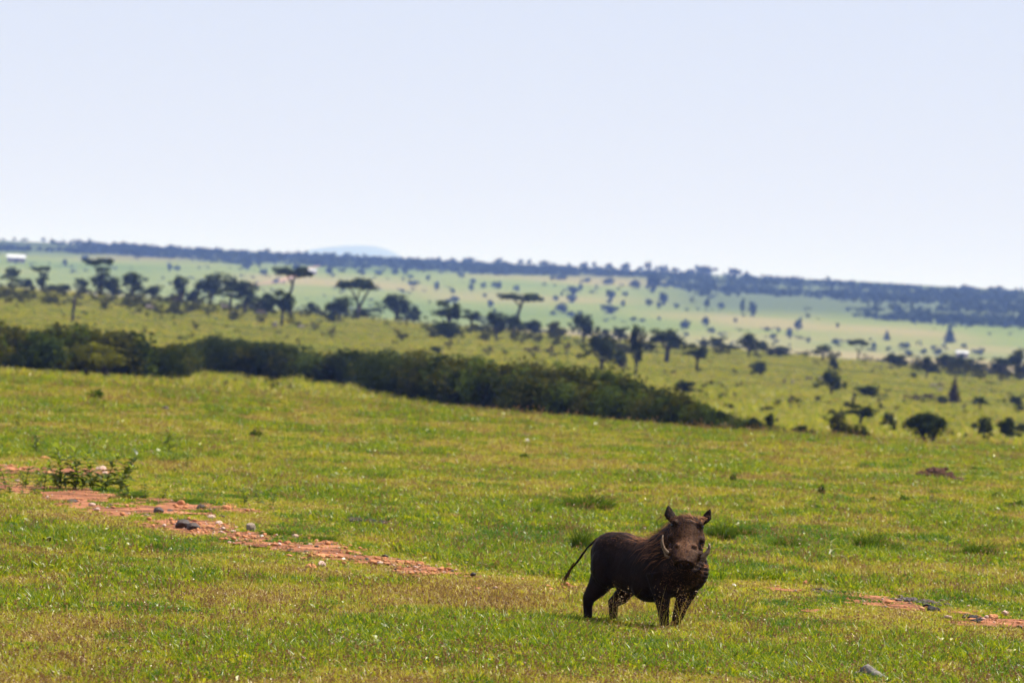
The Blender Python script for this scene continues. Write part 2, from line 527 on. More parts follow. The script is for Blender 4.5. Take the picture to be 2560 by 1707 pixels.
# ------------------------------------------------------------------ trees and bushes
def leaf_cloud(blobs, n, size, rs, flat=0.0, shell=.45, nn=.55):
    """n small leaf faces spread through ellipsoids (cx,cy,cz,rx,ry,rz); returns V, F, var"""
    B = np.array(blobs, float)
    w = (B[:, 3] * B[:, 4] + B[:, 4] * B[:, 5] + B[:, 3] * B[:, 5]); w /= w.sum()
    idx = rs.choice(len(B), n, p=w)
    d = rs.normal(size=(n, 3)); d /= np.linalg.norm(d, axis=1)[:, None]
    r = rs.uniform(0, 1, n) ** shell
    C = B[idx, :3] + d * r[:, None] * B[idx, 3:]
    C += rs.normal(size=(n, 3)) * size * .35
    nrm = d + rs.normal(size=(n, 3)) * nn; nrm[:, 2] = nrm[:, 2] + flat
    nrm /= np.linalg.norm(nrm, axis=1)[:, None]
    t = np.cross(nrm, rs.normal(size=(n, 3))); t /= np.linalg.norm(t, axis=1)[:, None]
    b = np.cross(nrm, t)
    s = size * rs.uniform(.55, 1.3, n)[:, None]
    a = s * rs.uniform(.5, 1, n)[:, None]
    V = np.stack([C - t * s, C + b * a * .8 + t * s * .1, C + t * s, C - b * a * .8 - t * s * .1], 1).reshape(-1, 3)
    V[:, 2] = np.maximum(V[:, 2], .004)
    Fq = np.arange(4 * n).reshape(-1, 4)
    clump = B[idx, 2] * 0 + rs.uniform(0, 1, len(B))[idx] * .55
    return V, Fq, clump + rs.uniform(0, .45, n)

def leaf_mesh(name, blobs, n, size, seed, mat, flat=0.0, shell=.45):
    V, Fq, var = leaf_cloud(blobs, n, size, np.random.default_rng(seed), flat, shell)
    me = quick_mesh(name, V, Fq, mat)
    at = me.attributes.new('var', 'FLOAT', 'FACE'); at.data.foreach_set('value', var.astype(np.float32))
    return me

def lumps(rs, n, cx, cz, rx, rz, lr, top_only=False, fl=1.0):
    """lumpy crown: n small ellipsoids round a big one, in a unit frame"""
    out = []
    for k in range(n):
        a = rs.uniform(0, 2 * math.pi); h = rs.uniform(-.2 if top_only else -.75, .9)
        rr = math.sqrt(max(0, 1 - h * h)) * rs.uniform(.45, .95)
        q = lr * rs.uniform(.65, 1.25)
        out.append((cx + rx * rr * math.cos(a), rx * rr * math.sin(a), cz + rz * h * .85, q, q, q * rs.uniform(.6, .95) * fl))
    return out

PROTO = {}   # kind -> list of (crown mesh, trunk mesh or None)
def make_protos():
    rs = np.random.default_rng(11)
    def trunk(name, paths):
        mb = MB()
        for pts, rad in paths: mb.tube(pts, rad, 6)
        return mb.mesh(name, M_BARK)
    # flat umbrella: unit height 1, width 1 (x,y in +-.5)
    b = [(x * .40, y * .40, .88 + z * .05, .15, .15, .055) for x, y, z in rs.uniform(-1, 1, (22, 3)) if x * x + y * y < 1.1]
    b += [(.42, 0, .85, .1, .1, .04), (-.44, .05, .9, .09, .1, .04)]
    PROTO['flat_umbrella'] = [(leaf_mesh('crown', b, 1100, .035, 1, M_LEAF, .6), trunk('trunk', [
        ([(0, 0, -.02), (-.03, 0, .2), (-.055, 0, .42), (.0, .01, .62), (.04, 0, .84)], [.05, .042, .036, .032, .02]),
        ([(.0, .01, .62), (-.12, .1, .78), (-.25, .15, .87)], [.022, .017, .008]), ([(.03, 0, .74), (.18, -.12, .84), (.3, -.1, .88)], [.02, .014, .008])]))]
    # domed umbrella
    b = [(x * .36, y * .36, .80 + .14 * (1 - x * x - y * y) + z * .03, .15, .15, .09) for x, y, z in rs.uniform(-1, 1, (26, 3)) if x * x + y * y < 1.15]
    PROTO['dome_umbrella'] = [(leaf_mesh('crown', b, 1400, .035, 2, M_LEAF, .5), trunk('trunk', [
        ([(0, 0, -.02), (.0, 0, .16), (.03, .0, .3)], [.045, .04, .035]),
        ([(.02, 0, .26), (.1, .02, .48), (.2, .04, .7), (.28, .05, .82)], [.032, .026, .018, .01]),
        ([(.02, 0, .28), (-.06, -.03, .5), (-.14, -.06, .68), (-.26, -.05, .8)], [.03, .024, .018, .01]),
        ([(-.03, -.02, .44), (.02, .1, .62), (.03, .15, .8)], [.02, .015, .01])]))]
    # round bushy tree with a short trunk showing
    PROTO['round_tree'] = []
    for s in range(3):
        r2 = np.random.default_rng(30 + s)
        b = lumps(r2, 18, 0, .56, .38, .38, .16) + [(0, 0, .54, .26, .26, .26)] + [(r2.uniform(-.5, .5), r2.uniform(-.3, .3), r2.uniform(.35, .9), .12, .12, .08) for _ in range(7)]
        PROTO['round_tree'].append((leaf_mesh('crown', b, 1350, .042, 3 + s, M_LEAF), trunk('trunk', [
            ([(0, 0, -.02), (.02, 0, .2), (.0, .02, .45)], [.05, .042, .03]), ([(.01, 0, .18), (.14, .05, .4), (.2, .06, .55)], [.03, .024, .012]),
            ([(.01, 0, .2), (-.13, -.05, .4), (-.2, 0, .55)], [.028, .022, .012])])))
    # spreading tree: crown in tiers, light through the middle, trunk clear
    PROTO['spreading_tree'] = []
    for s in range(3):
        r2 = np.random.default_rng(50 + s)
        b = []
        for k in range(20):
            a = r2.uniform(0, 6.28); q = r2.uniform(.05, .40)
            b.append((q * math.cos(a), q * math.sin(a), .86 - q * .5 + r2.uniform(-.3, .1), .16 * r2.uniform(.7, 1.2), .15, .085 * r2.uniform(.8, 1.2)))
        PROTO['spreading_tree'].append((leaf_mesh('crown', b, 1200, .038, 60 + s, M_LEAF, .3), trunk('trunk', [
            ([(0, 0, -.02), (.01, 0, .25), (.02, .0, .5), (0, 0, .75)], [.05, .042, .03, .014]), ([(.01, 0, .3), (.15, .03, .55), (.26, .04, .68)], [.03, .02, .01]),
            ([(.01, 0, .34), (-.14, -.04, .55), (-.28, 0, .66)], [.03, .02, .01])])))
    # funnel tree: narrow below, wide flat top
    b = [(x * .38, y * .38, .86 + z * .06, .14, .14, .07) for x, y, z in rs.uniform(-1, 1, (12, 3))] + [(.05, 0, .68, .2, .2, .1), (.1, 0, .5, .24, .24, .13), (-.12, 0, .4, .22, .22, .14), (0, 0, .27, .2, .2, .16)]
    PROTO['funnel_tree'] = [(leaf_mesh('crown', b, 1100, .042, 5, M_LEAF, .3), trunk('trunk', [([(0, 0, -.02), (.01, 0, .4), (.02, 0, .75)], [.06, .05, .02]),
        ([(0, 0, .35), (.2, .02, .8)], [.03, .01]), ([(0, 0, .35), (-.2, .02, .8)], [.03, .01])]))]
    # bush down to the ground
    PROTO['bush'] = []
    for s in range(4):
        r2 = np.random.default_rng(80 + s)
        b = lumps(r2, 13, 0, .44, .36, .40, .17) + [(0, 0, .38, .32, .32, .34)] + [(r2.uniform(-.55, .55), r2.uniform(-.3, .3), r2.uniform(.1, .85), .14, .14, .1) for _ in range(7)]
        PROTO['bush'].append((leaf_mesh('crown', b, 1500, .045, 7 + s, M_LEAF), trunk('trunk', [([(0, 0, -.02), (.03, 0, .4)], [.04, .02]), ([(.02, 0, -.02), (-.1, .03, .35)], [.03, .014])])))
    PROTO['olive_bush'] = []
    for s in range(3):
        r2 = np.random.default_rng(95 + s)
        b = lumps(r2, 15, 0, .46, .38, .42, .17) + [(0, 0, .4, .34, .34, .36)]
        PROTO['olive_bush'].append((leaf_mesh('crown', b, 1500, .042, 17 + s, M_LEAF_OLIVE), trunk('trunk', [([(0, 0, -.02), (.03, 0, .4)], [.04, .02])])))
    # smooth dome on two stems
    r2 = np.random.default_rng(99)
    b = lumps(r2, 30, 0, .60, .40, .36, .12, True) + [(0, 0, .58, .44, .44, .38)]
    PROTO['dome_bush'] = [(leaf_mesh('crown', b, 5200, .034, 27, M_LEAF, 0, .6), trunk('trunk', [([(.02, 0, -.02), (-.05, 0, .2), (-.12, .02, .45)], [.045, .04, .02]), ([(.04, 0, -.02), (.12, .02, .2), (.18, 0, .45)], [.05, .045, .02])]))]
    # sparse thin shrub, brownish
    b = lumps(np.random.default_rng(101), 9, 0, .5, .34, .42, .14)
    PROTO['thin_shrub'] = [(leaf_mesh('crown', b, 320, .05, 33, M_LEAF_BROWN, 0, .7), trunk('trunk', [([(0, 0, -.02), (.04, 0, .7)], [.04, .01]), ([(0, 0, 0), (-.15, .05, .6)], [.03, .01]), ([(0, 0, 0), (.2, -.05, .55)], [.03, .01])]))]
    b = lumps(np.random.default_rng(103), 8, 0, .5, .34, .42, .15)
    PROTO['green_shrub'] = [(leaf_mesh('crown', b, 450, .05, 35, M_LEAF_OLIVE, 0, .6), trunk('trunk', [([(0, 0, -.02), (.04, 0, .6)], [.035, .01]), ([(0, 0, 0), (-.15, .05, .5)], [.03, .01])]))]
    # tall narrow tree
    b = [(rs.uniform(-.2, .2), rs.uniform(-.2, .2), .34 + .11 * k, .26 * (1 - .07 * k), .26, .13) for k in range(6)]
    PROTO['narrow_tree'] = [(leaf_mesh('crown', b, 1100, .045, 37, M_LEAF), trunk('trunk', [([(0, 0, -.02), (.02, 0, .5), (0, 0, .85)], [.06, .05, .02])]))]
    # pyramid
    b = [(0, 0, .12 + .14 * k, .42 * (1 - .15 * k), .42 * (1 - .15 * k), .13) for k in range(6)]
    PROTO['cone_tree'] = [(leaf_mesh('crown', b, 1000, .05, 39, M_LEAF), trunk('trunk', [([(0, 0, -.02), (0, 0, .85)], [.05, .02])]))]
    PROTO['brown_cone'] = [(leaf_mesh('crown', b, 700, .05, 40, M_LEAF_BROWN, 0, .6), trunk('trunk', [([(0, 0, -.02), (.1, 0, 1)], [.06, .01]), ([(0, 0, 0), (-.2, 0, .5)], [.04, .01])]))]
    b = lumps(np.random.default_rng(107), 14, 0, .5, .38, .4, .16) + [(-.3, 0, .72, .16, .16, .16)]
    PROTO['yellow_bush'] = [(leaf_mesh('crown', b, 1500, .04, 41, M_LEAF_YELLOW, 0, .55), trunk('trunk', [([(.22, 0, -.14), (.2, 0, .1), (.1, 0, .4)], [.05, .05, .03]), ([(-.1, 0, -.02), (-.2, .02, .5)], [.04, .02])]))]
    # far specks: few faces
    PROTO['speck'] = []
    for s in range(3):
        b = lumps(np.random.default_rng(120 + s), 8, 0, .5, .36, .4, .2) + [(0, 0, .45, .42, .42, .42)]
        PROTO['speck'].append((leaf_mesh('far_bush', b, 130, .13, 45 + s, M_LEAF), None))
make_protos()

def plant(kind, name, base, w, h, label, cat, group=None, rz=None, with_trunk=True):
    crown, trunk = random.choice(PROTO[kind])
    rz = random.uniform(-.6, .6) if rz is None else rz
    if trunk is None or not with_trunk:
        o = obj(name, crown, None, base); o.rotation_euler = (0, 0, rz); o.scale = (w, w, h)
        return tag(o, label, cat, group)
    e = empty(name, base, rz, label, cat, group)
    e.scale = (w, w, h)
    obj('crown', crown, e); obj('trunk', trunk, e)
    return e

# --- the row of trees and the bushes on the middle plain: kind, x, y of the foot, height, width (photo pixels), label
G_ROW = 'trees and bushes along the crest of the middle plain'
MID = [
 ('spreading_tree', 28, 704, 44, 50, 'dark tree at the far left edge of the tree row, below the bright metal roof'),
 ('funnel_tree', 105, 710, 50, 42, 'small funnel shaped tree with a flat top, second tree from the left in the row'),
 ('bush', 68, 706, 26, 32, 'low dark bush between the leftmost tree and the small funnel shaped tree'),
 ('bush', 163, 714, 20, 38, 'low dark bush just left of the big flat topped tree in the row'),
 ('bush', 130, 712, 16, 32, 'very low shrub right beside the foot of the funnel shaped tree'),
 ('spreading_tree', 204, 726, 36, 34, 'small spreading tree touching the left side of the big flat topped tree'),
 ('funnel_tree', 250, 737, 78, 66, 'big dark tree with a flat tiered top, tallest at the left end of the row'),
 ('bush', 284, 730, 44, 40, 'rounded bush leaning on the right side of the big flat topped tree'),
 ('round_tree', 328, 747, 56, 60, 'full round tree right of the big flat topped tree'),
 ('round_tree', 381, 742, 32, 38, 'small round tree standing alone on a thin trunk in the left of the row'),
 ('round_tree', 448, 745, 56, 38, 'tree above the dark stump, left neighbour of the wide dark clump'),
 ('thin_shrub', 447, 775, 42, 26, 'dark stumpy shrub standing below the left end of the wide dark clump'),
 ('bush', 482, 740, 32, 34, 'bush filling the gap at the left of the wide dark clump'),
 ('round_tree', 525, 762, 70, 62, 'highest crown of the wide dark clump left of the flat umbrella tree'),
 ('spreading_tree', 575, 772, 68, 66, 'middle tree of the wide dark clump with a striped animal under it'),
 ('round_tree', 612, 780, 66, 58, 'right hand tree of the wide dark clump, with a dark bushy foot'),
 ('bush', 662, 786, 52, 50, 'dark bush left below the flat umbrella tree'),
 ('spreading_tree', 704, 815, 84, 60, 'dark leaning tree right in front of the foot of the flat umbrella tree'),
 ('flat_umbrella', 728, 792, 106, 72, 'umbrella acacia with a thin flat disc of leaves on a bent pale trunk'),
 ('round_tree', 777, 789, 28, 30, 'tiny lollipop tree alone right of the flat umbrella tree'),
 ('round_tree', 847, 803, 54, 56, 'dark tree close left of the wide domed umbrella acacia'),
 ('bush', 834, 805, 22, 34, 'low dark shrub at the foot left of the wide domed umbrella acacia'),
 ('dome_umbrella', 894, 796, 82, 88, 'umbrella acacia with a wide domed crown on a forked trunk'),
 ('bush', 914, 795, 24, 52, 'long low bush right under the wide domed umbrella acacia'),
 ('round_tree', 990, 800, 58, 76, 'thick dark two humped tree right of the domed umbrella acacia'),
 ('bush', 1034, 800, 32, 38, 'small bush against the right side of the two humped tree'),
 ('spreading_tree', 1120, 834, 76, 66, 'tall ragged dark tree halfway between the domed and the hazy third umbrella tree'),
 ('bush', 1122, 848, 44, 74, 'wide dark bush below the tall ragged tree'),
 ('spreading_tree', 1177, 822, 44, 46, 'small airy tree right of the tall ragged tree'),
 ('round_tree', 1238, 845, 58, 56, 'dark tree left of the third umbrella acacia'),
 ('spreading_tree', 1280, 846, 54, 50, 'dark tree standing in front of the trunk of the third umbrella acacia'),
 ('flat_umbrella', 1299, 824, 80, 84, 'third umbrella acacia, with a thin tilted crown, near the middle of the row'),
 ('bush', 1338, 838, 36, 48, 'grey dark bush right below the third umbrella acacia'),
 ('olive_bush', 1391, 846, 40, 46, 'pale olive round bush right of the third umbrella acacia'),
 ('round_tree', 1457, 857, 64, 58, 'dark broad headed tree right of the pale olive bush'),
 ('round_tree', 1514, 822, 20, 24, 'tiny round treetop behind the row between two dark trees'),
 ('bush', 1552, 852, 36, 32, 'small dark bush between the big black tree and the far plain'),
 ('round_tree', 1502, 926, 80, 74, 'big round black tree standing forward of the row on the middle plain'),
 ('round_tree', 1588, 938, 106, 40, 'tall narrow dark tree on a bare stem right of the big black tree'),
 ('bush', 1552, 918, 40, 34, 'dull bush between the big black tree and the tall narrow tree'),
 ('spreading_tree', 1666, 906, 76, 94, 'wide flat headed acacia on a clear trunk right of the tall narrow tree'),
 ('spreading_tree', 1741, 924, 60, 54, 'acacia with a ragged head on two legs, right of the wide flat headed acacia'),
 ('bush', 1796, 866, 28, 34, 'small dark bush on the crest right of the two legged acacia'),
 ('bush', 1765, 868, 18, 28, 'low bush on the crest touching the small dark bush'),
 ('spreading_tree', 1822, 884, 22, 40, 'low flat scrub tree on the crest left of the round crested tree'),
 ('round_tree', 1871, 892, 52, 48, 'round crested dark tree on the crest above the black ball bush'),
 ('bush', 1908, 878, 26, 34, 'low dark bush right beside the round crested tree'),
 ('bush', 1901, 938, 34, 38, 'black ball shaped bush alone on the middle plain'),
 ('bush', 1948, 890, 24, 60, 'long low dark bush at the crest right of the round crested tree'),
 ('spreading_tree', 2056, 902, 34, 46, 'flat leaning treetop above the tall dark shrub'),
 ('spreading_tree', 2083, 950, 54, 24, 'dark column of leaves above the spiky dark shrub'),
 ('round_tree', 2077, 990, 56, 54, 'spiky dark shrub with side branches on the right of the plain'),
 ('dome_umbrella', 2146, 878, 42, 42, 'pale hazy umbrella tree behind the crest at the right'),
 ('bush', 2246, 918, 34, 50, 'dark rounded bush on the crest left of the white roof'),
 ('round_tree', 2316, 945, 48, 40, 'lollipop tree with a dark head left of the long dark hedge'),
 ('bush', 2372, 930, 46, 52, 'left half of the long dark hedge below the white roof'),
 ('bush', 2416, 934, 42, 60, 'right half of the long dark hedge below the white roof'),
 ('bush', 2455, 932, 24, 40, 'thin low end of the hedge right of the white roof'),
 ('bush', 2502, 940, 44, 62, 'dark bush near the right edge beyond the hedge'),
 ('round_tree', 2540, 940, 60, 38, 'tall dark tree at the right edge of the crest'),
 ('bush', 2562, 946, 40, 44, 'dark bush cut by the right edge of the picture on the crest'),
]
def d_mid(x, y):
    return hit_last(x, y, 215, 905)

NAME_OF = dict(flat_umbrella=('umbrella_acacia', 'tree'), dome_umbrella=('umbrella_acacia', 'tree'), round_tree=('savanna_tree', 'tree'), spreading_tree=('savanna_tree', 'tree'),
               funnel_tree=('savanna_tree', 'tree'), narrow_tree=('savanna_tree', 'tree'), cone_tree=('cone_tree', 'tree'), brown_cone=('dry_shrub', 'shrub'), bush=('bush', 'bush'), olive_bush=('bush', 'bush'),
               dome_bush=('bush', 'bush'), yellow_bush=('bush', 'bush'), thin_shrub=('dry_shrub', 'shrub'), green_shrub=('shrub', 'shrub'))
for kind, x, y, h, w, label in MID:
    p = d_mid(x, y)
    k = p.y / FPX
    nm, cat = NAME_OF[kind]
    plant(kind, nm, p, w * k * 1.42, h * k * 1.22, label, cat, G_ROW, rz=(random.uniform(-.5, .5)))

# --- shrubs on the slopes of the middle plain and in the dip
G_SLOPE = 'shrubs on the slopes of the middle plain'
SLOPE = [
 ('dome_bush', 2316, 1116, 78, 104, 'large smooth dome shaped bush on two stems at the right of the near crest'),
 ('spreading_tree', 2150, 1066, 54, 84, 'small dark shrub tree with two wide arms right of the middle'),
 ('round_tree', 2222, 1076, 42, 34, 'little lollipop shrub between the two armed shrub tree and the dome bush'),
 ('olive_bush', 2098, 1098, 62, 68, 'olive dome bush just behind the crest left of the two armed shrub tree'),
 ('olive_bush', 2142, 1104, 46, 60, 'dull low bush joined to the right side of the olive dome bush'),
 ('bush', 2164, 1110, 34, 26, 'small dark bush closing the right end of the olive bushes on the crest'),
 ('bush', 2006, 1096, 36, 38, 'dark small bush left of the olive dome bush'),
 ('bush', 2032, 1104, 30, 30, 'small bush right beside the dark small bush behind the crest'),
 ('green_shrub', 1962, 1092, 28, 18, 'thin green shrub right of the end of the thicket'),
 ('bush', 1926, 1082, 50, 26, 'narrow dark bush closing the right end of the thicket'),
 ('bush', 2463, 1095, 56, 40, 'dark bush with a bent top right of the dome shaped bush'),
 ('bush', 2523, 1102, 58, 50, 'dark bush near the right edge right of the bent topped bush'),
 ('bush', 2556, 1086, 30, 28, 'dark bush at the right edge just above the near crest'),
 ('bush', 2214, 1120, 16, 16, 'tiny dark bush left of the foot of the dome shaped bush'),
 ('brown_cone', 2384, 1010, 62, 42, 'brown pointed dead shrub on the right of the plain'),
 ('thin_shrub', 2305, 1008, 26, 92, 'long low dark row of twigs left of the brown pointed shrub'),
 ('bush', 2357, 1012, 24, 30, 'dark tuft at the foot of the brown pointed shrub'),
 ('bush', 2178, 994, 30, 66, 'long sloping dark shrub above the two armed shrub tree'),
 ('spreading_tree', 2449, 1026, 34, 44, 'small dark slanting shrub right of the brown pointed shrub'),
 ('bush', 2543, 1016, 30, 34, 'dull shrub beside the pale lump at the right edge'),
 ('bush', 2552, 1030, 18, 22, 'small dark shrub below the pale lump at the right edge'),
 ('thin_shrub', 2410, 1026, 18, 16, 'small brown tuft left of the small dark slanting shrub'),
 ('thin_shrub', 1975, 1026, 42, 14, 'thin upright brown stump alone on the slope'),
 ('thin_shrub', 2242, 1028, 16, 14, 'small dark tuft above the little lollipop shrub'),
 ('bush', 2285, 944, 14, 16, 'tiny dark bush below the lollipop tree on the crest'),
 ('thin_shrub', 1332, 892, 30, 48, 'low dark brown shrub shaped like a table, below the third umbrella acacia'),
 ('thin_shrub', 1416, 894, 44, 16, 'upright brown stump left of the big round black tree'),
 ('thin_shrub', 1376, 895, 34, 22, 'small grey shrub left of the upright brown stump'),
 ('green_shrub', 1005, 852, 30, 50, 'low dark shrub with two stems below the two humped tree'),
 ('bush', 1092, 882, 18, 30, 'small dark bush above the thicket below the tall ragged tree'),
 ('thin_shrub', 1122, 874, 26, 24, 'leaning brown shrub below the wide dark bush'),
 ('thin_shrub', 1220, 890, 26, 32, 'grey brown shrub on top of the thicket right of the middle'),
 ('green_shrub', 1262, 888, 18, 22, 'small shrub on top of the thicket right of the grey brown shrub'),
 ('thin_shrub', 1558, 930, 26, 26, 'reddish brown shrub at the foot of the tall narrow tree'),
 ('thin_shrub', 830, 848, 34, 20, 'thin brown shrub above the thicket below the domed umbrella acacia'),
 ('green_shrub', 787, 826, 14, 26, 'low green shrub right of the grazing pair below the lollipop tree'),
 ('bush', 1720, 985, 34, 60, 'dark green bush forming a bump on top of the right part of the thicket'),
 ('green_shrub', 502, 944, 16, 34, 'flat dark shrub in the grassy gap in front of the thicket'),
 ('thin_shrub', 564, 970, 22, 12, 'short brown stump in the grassy gap in front of the thicket'),
 ('thin_shrub', 588, 960, 18, 12, 'second short stump right of the first in the grassy gap'),
 ('thin_shrub', 724, 984, 28, 14, 'thin brown stalk at the crest below the thicket'),
 ('thin_shrub', 768, 990, 16, 12, 'left one of two small grey stumps in the dip'),
 ('thin_shrub', 790, 990, 18, 16, 'right one of two small grey stumps in the dip'),
 ('yellow_bush', 236, 950, 92, 140, 'large yellow green bush on a bare stem in front of the left thicket'),
 ('green_shrub', 55, 758, 12, 16, 'small shrub below the leftmost tree on the plain'),
 ('green_shrub', 212, 790, 16, 16, 'small shrub right of the dead trunk on the left plain'),
 ('green_shrub', 488, 826, 26, 20, 'faint shrub alone on the plain above the thicket at the left'),
 ('thin_shrub', 265, 752, 14, 14, 'small brown tuft below the big flat topped tree'),
]
for kind, x, y, h, w, label in SLOPE:
    p = d_mid(x, y)
    k = p.y / FPX
    nm, cat = NAME_OF[kind]
    plant(kind, nm, p, w * k * 1.25, h * k * 1.14, label, cat, G_SLOPE)

def crest_scrub():
    rs = np.random.default_rng(16)
    Vs, Fs, vs, n0 = [], [], [], 0
    for k in range(760):
        D = rs.uniform(700, 905); u = rs.uniform(-1.4, 1.4)
        x = u * D * 1280 / FPX
        if fbm(x / 16 + 3, D / 70, 93) < .47 + .05 * u: continue
        s = rs.uniform(.7, 2.3) * rs.uniform(.6, 1)
        b = lumps(rs, 6, 0, .45, .42, .42, .2) + [(0, 0, .35, .3, .3, .3)]
        V, Fq, var = leaf_cloud(b, 110, .085, rs, 0, .55)
        V = V * np.array([s * rs.uniform(.9, 2.0), s, s]) + np.array((x, D, float(terrain(x, D))))
        Vs.append(V); Fs.append(Fq + n0); vs.append(var * .7); n0 += len(V)
    me = quick_mesh('crest_scrub', np.concatenate(Vs), np.concatenate(Fs), M_LEAF_OLIVE)
    at = me.attributes.new('var', 'FLOAT', 'FACE'); at.data.foreach_set('value', np.concatenate(vs).astype(np.float32))
    tag(obj('crest_scrub', me), 'low dark scrub between the feet of the trees on the middle crest', 'scrub', None, 'stuff')
crest_scrub()

def dead_trunk():
    p = d_mid(181, 806); k = p.y / FPX
    mb = MB(); mb.tube([(0, 0, -.1), (-.004 * 30 * k, 0, 25 * k), (2 * k, 0, 45 * k), (1 * k, 0, 64 * k)], [4 * k, 3.4 * k, 4 * k, 2 * k], 7)
    mb.tube([(2 * k, 0, 45 * k), (6 * k, 0, 60 * k)], [2.4 * k, 1 * k], 5)
    tag(obj('dead_tree', mb.mesh('dead_tree', M_BARK), None, p), 'bare dead tree trunk standing alone on the left of the plain', 'dead tree')
dead_trunk()

# --- the thicket: a mass nobody could count, with the bushes that stand out built singly
TH_TOP = [(-60, 800), (0, 797), (60, 803), (110, 792), (180, 805), (250, 812), (330, 826), (430, 836), (480, 838), (540, 822), (640, 836), (700, 842), (800, 856), (900, 880), (1000, 896), (1150, 906), (1300, 910),
          (1420, 914), (1500, 925), (1600, 950), (1700, 970), (1800, 1004), (1880, 1032), (1950, 1056)]
TH_BOT = [(-60, 935), (0, 938), (200, 945), (420, 945), (450, 925), (560, 930), (640, 945), (760, 960), (860, 968), (920, 1000), (1050, 1025), (1200, 1040), (1400, 1058), (1600, 1075), (1800, 1090), (1935, 1098)]
def interp(tab, x):
    return float(np.interp(x, [t[0] for t in tab], [t[1] for t in tab]))

def foot_for_top(px, py_top, hgt, dmin=None, dmax=560):
    """where must a bush of that height stand on the slope for its top to reach that line of sight"""
    if dmin is None: dmin = float(np.interp(px, [0, 430, 480, 880, 960, 1300, 1925], [265, 275, 322, 322, 275, 235, 205]))
    d = ray(px, py_top)
    ds = np.linspace(dmin, dmax, 700)
    X = d.x / d.y * ds; Z = CAM_H + d.z / d.y * ds
    g = np.abs(Z - hgt - terrain(X, ds)) / ds
    i = int(np.argmin(g))
    return Vector((X[i], ds[i], float(terrain(X[i], ds[i]))))

TH_DARK = [  # x, top, width, height (px): dark bushes that stand out of the thicket
 (30, 832, 62, 66, 'nearly black round bush at the left edge of the thicket'),
 (110, 812, 70, 90, 'tall dark tree at the left of the thicket, highest of the dark ones'),
 (185, 868, 50, 50, 'dark low bush behind the yellow green bush in the thicket'),
 (40, 890, 60, 46, 'dark bush low at the left edge of the thicket'),
 (370, 856, 80, 84, 'broad dark bush at the thicket front left of the grassy gap'),
 (415, 870, 68, 70, 'dark bush overhanging the left end of the grassy gap'),
 (395, 900, 60, 55, 'lowest dark bush at the left end of the grassy gap'),
 (520, 868, 76, 62, 'round black bush above the left part of the grassy gap'),
 (586, 878, 46, 72, 'dark bush on a stem that hangs into the grassy gap'),
 (640, 892, 50, 54, 'dark bush along the thicket foot above the right part of the grassy gap'),
 (700, 900, 52, 56, 'shaded dark bush at the thicket foot right of the grassy gap'),
 (800, 918, 70, 52, 'dark bush at the thicket foot where the near crest begins to hide it'),
 (1075, 946, 60, 50, 'dark blue green bush in the front middle of the thicket'),
 (1190, 985, 60, 48, 'dark bush at the front middle of the thicket, just above the crest'),
 (1340, 990, 66, 50, 'dark bush at the thicket front below the third umbrella acacia'),
 (1425, 985, 52, 60, 'darkest bush at the thicket front left of the warthog'),
 (1560, 1010, 70, 54, 'dark bush at the thicket front straight above the warthog'),
 (1690, 985, 66, 60, 'dark bush in the right third of the thicket'),
 (1800, 1022, 60, 52, 'dark bush near the right end of the thicket'),
 (1880, 1044, 54, 46, 'last dark bush at the tapering right end of the thicket'),
]
def thicket():
    rs = np.random.default_rng(5)
    Vs, Fs, vs, n0, mi = [], [], [], 0, []
    named = [(xn, yn, wn_, hn, foot_for_top(xn, yn, hn * (.018 if 420 < xn < 900 else .0235)).y) for xn, yn, wn_, hn, _ in TH_DARK]
    for k in range(1040):
        x = rs.uniform(-260, 1950) if k < 900 else rs.uniform(430, 600) if k < 980 else rs.uniform(1650, 1950)
        t0, t1 = interp(TH_TOP, x), interp(TH_BOT, x)
        f = rs.uniform(0, 1)
        hgt = rs.uniform(1.2, 2.7) * (.8 + .5 * float(vnoise(x / 90, f * 3, 17)))
        cap = max(.8, (t1 - t0 - 12) / 40)
        if hgt > cap: hgt = cap * rs.uniform(.8, 1.08)
        t0 += rs.uniform(-12, 5)
        y = t0 + 13 + f * max(2, (t1 - (hgt * 38 if 470 < x < 930 else 34) - t0 - 13))
        hgt *= float(np.interp(x, [1450, 1925], [1, .42]))
        if vnoise(x / 75 + 3, f * 2.5, 19) < .1: continue
        p = foot_for_top(x, y, hgt)
        if any(abs(x - xn) < wn_ * .5 + 12 and p.y < dn + 1 and yn - 26 < y < yn + hn * .55 for xn, yn, wn_, hn, dn in named): continue
        w = hgt * rs.uniform(.9, 1.5)
        b = lumps(rs, 6, 0, .46, .34, .40, .2) + [(0, 0, .42, .42, .42, .44)]
        V, Fq, var = leaf_cloud(b, 400, .042, rs, 0, .28, .45)
        V = V * np.array([w, w, hgt]) + np.array(p)
        tone = rs.uniform(-.45, .65)
        Vs.append(V); Fs.append(Fq + n0); vs.append(np.clip(var + tone, 0, 1)); n0 += len(V)
        g_ = vnoise(x / 110 + 9, f * 2 + 4, 23) + rs.uniform(-.25, .25); mi += [1 if g_ < .34 else 2 if g_ > .68 else 0] * len(Fq)
    me = quick_mesh('thicket', np.concatenate(Vs), np.concatenate(Fs), M_LEAF_OLIVE)
    me.materials.append(M_LEAF); me.materials.append(M_LEAF_GREEN)
    me.polygons.foreach_set('material_index', np.array(mi, np.int32))
    at = me.attributes.new('var', 'FLOAT', 'FACE'); at.data.foreach_set('value', np.concatenate(vs).astype(np.float32))
    tag(obj('thicket', me), 'long band of dense olive scrub across the dip', 'thicket', None, 'stuff')
thicket()

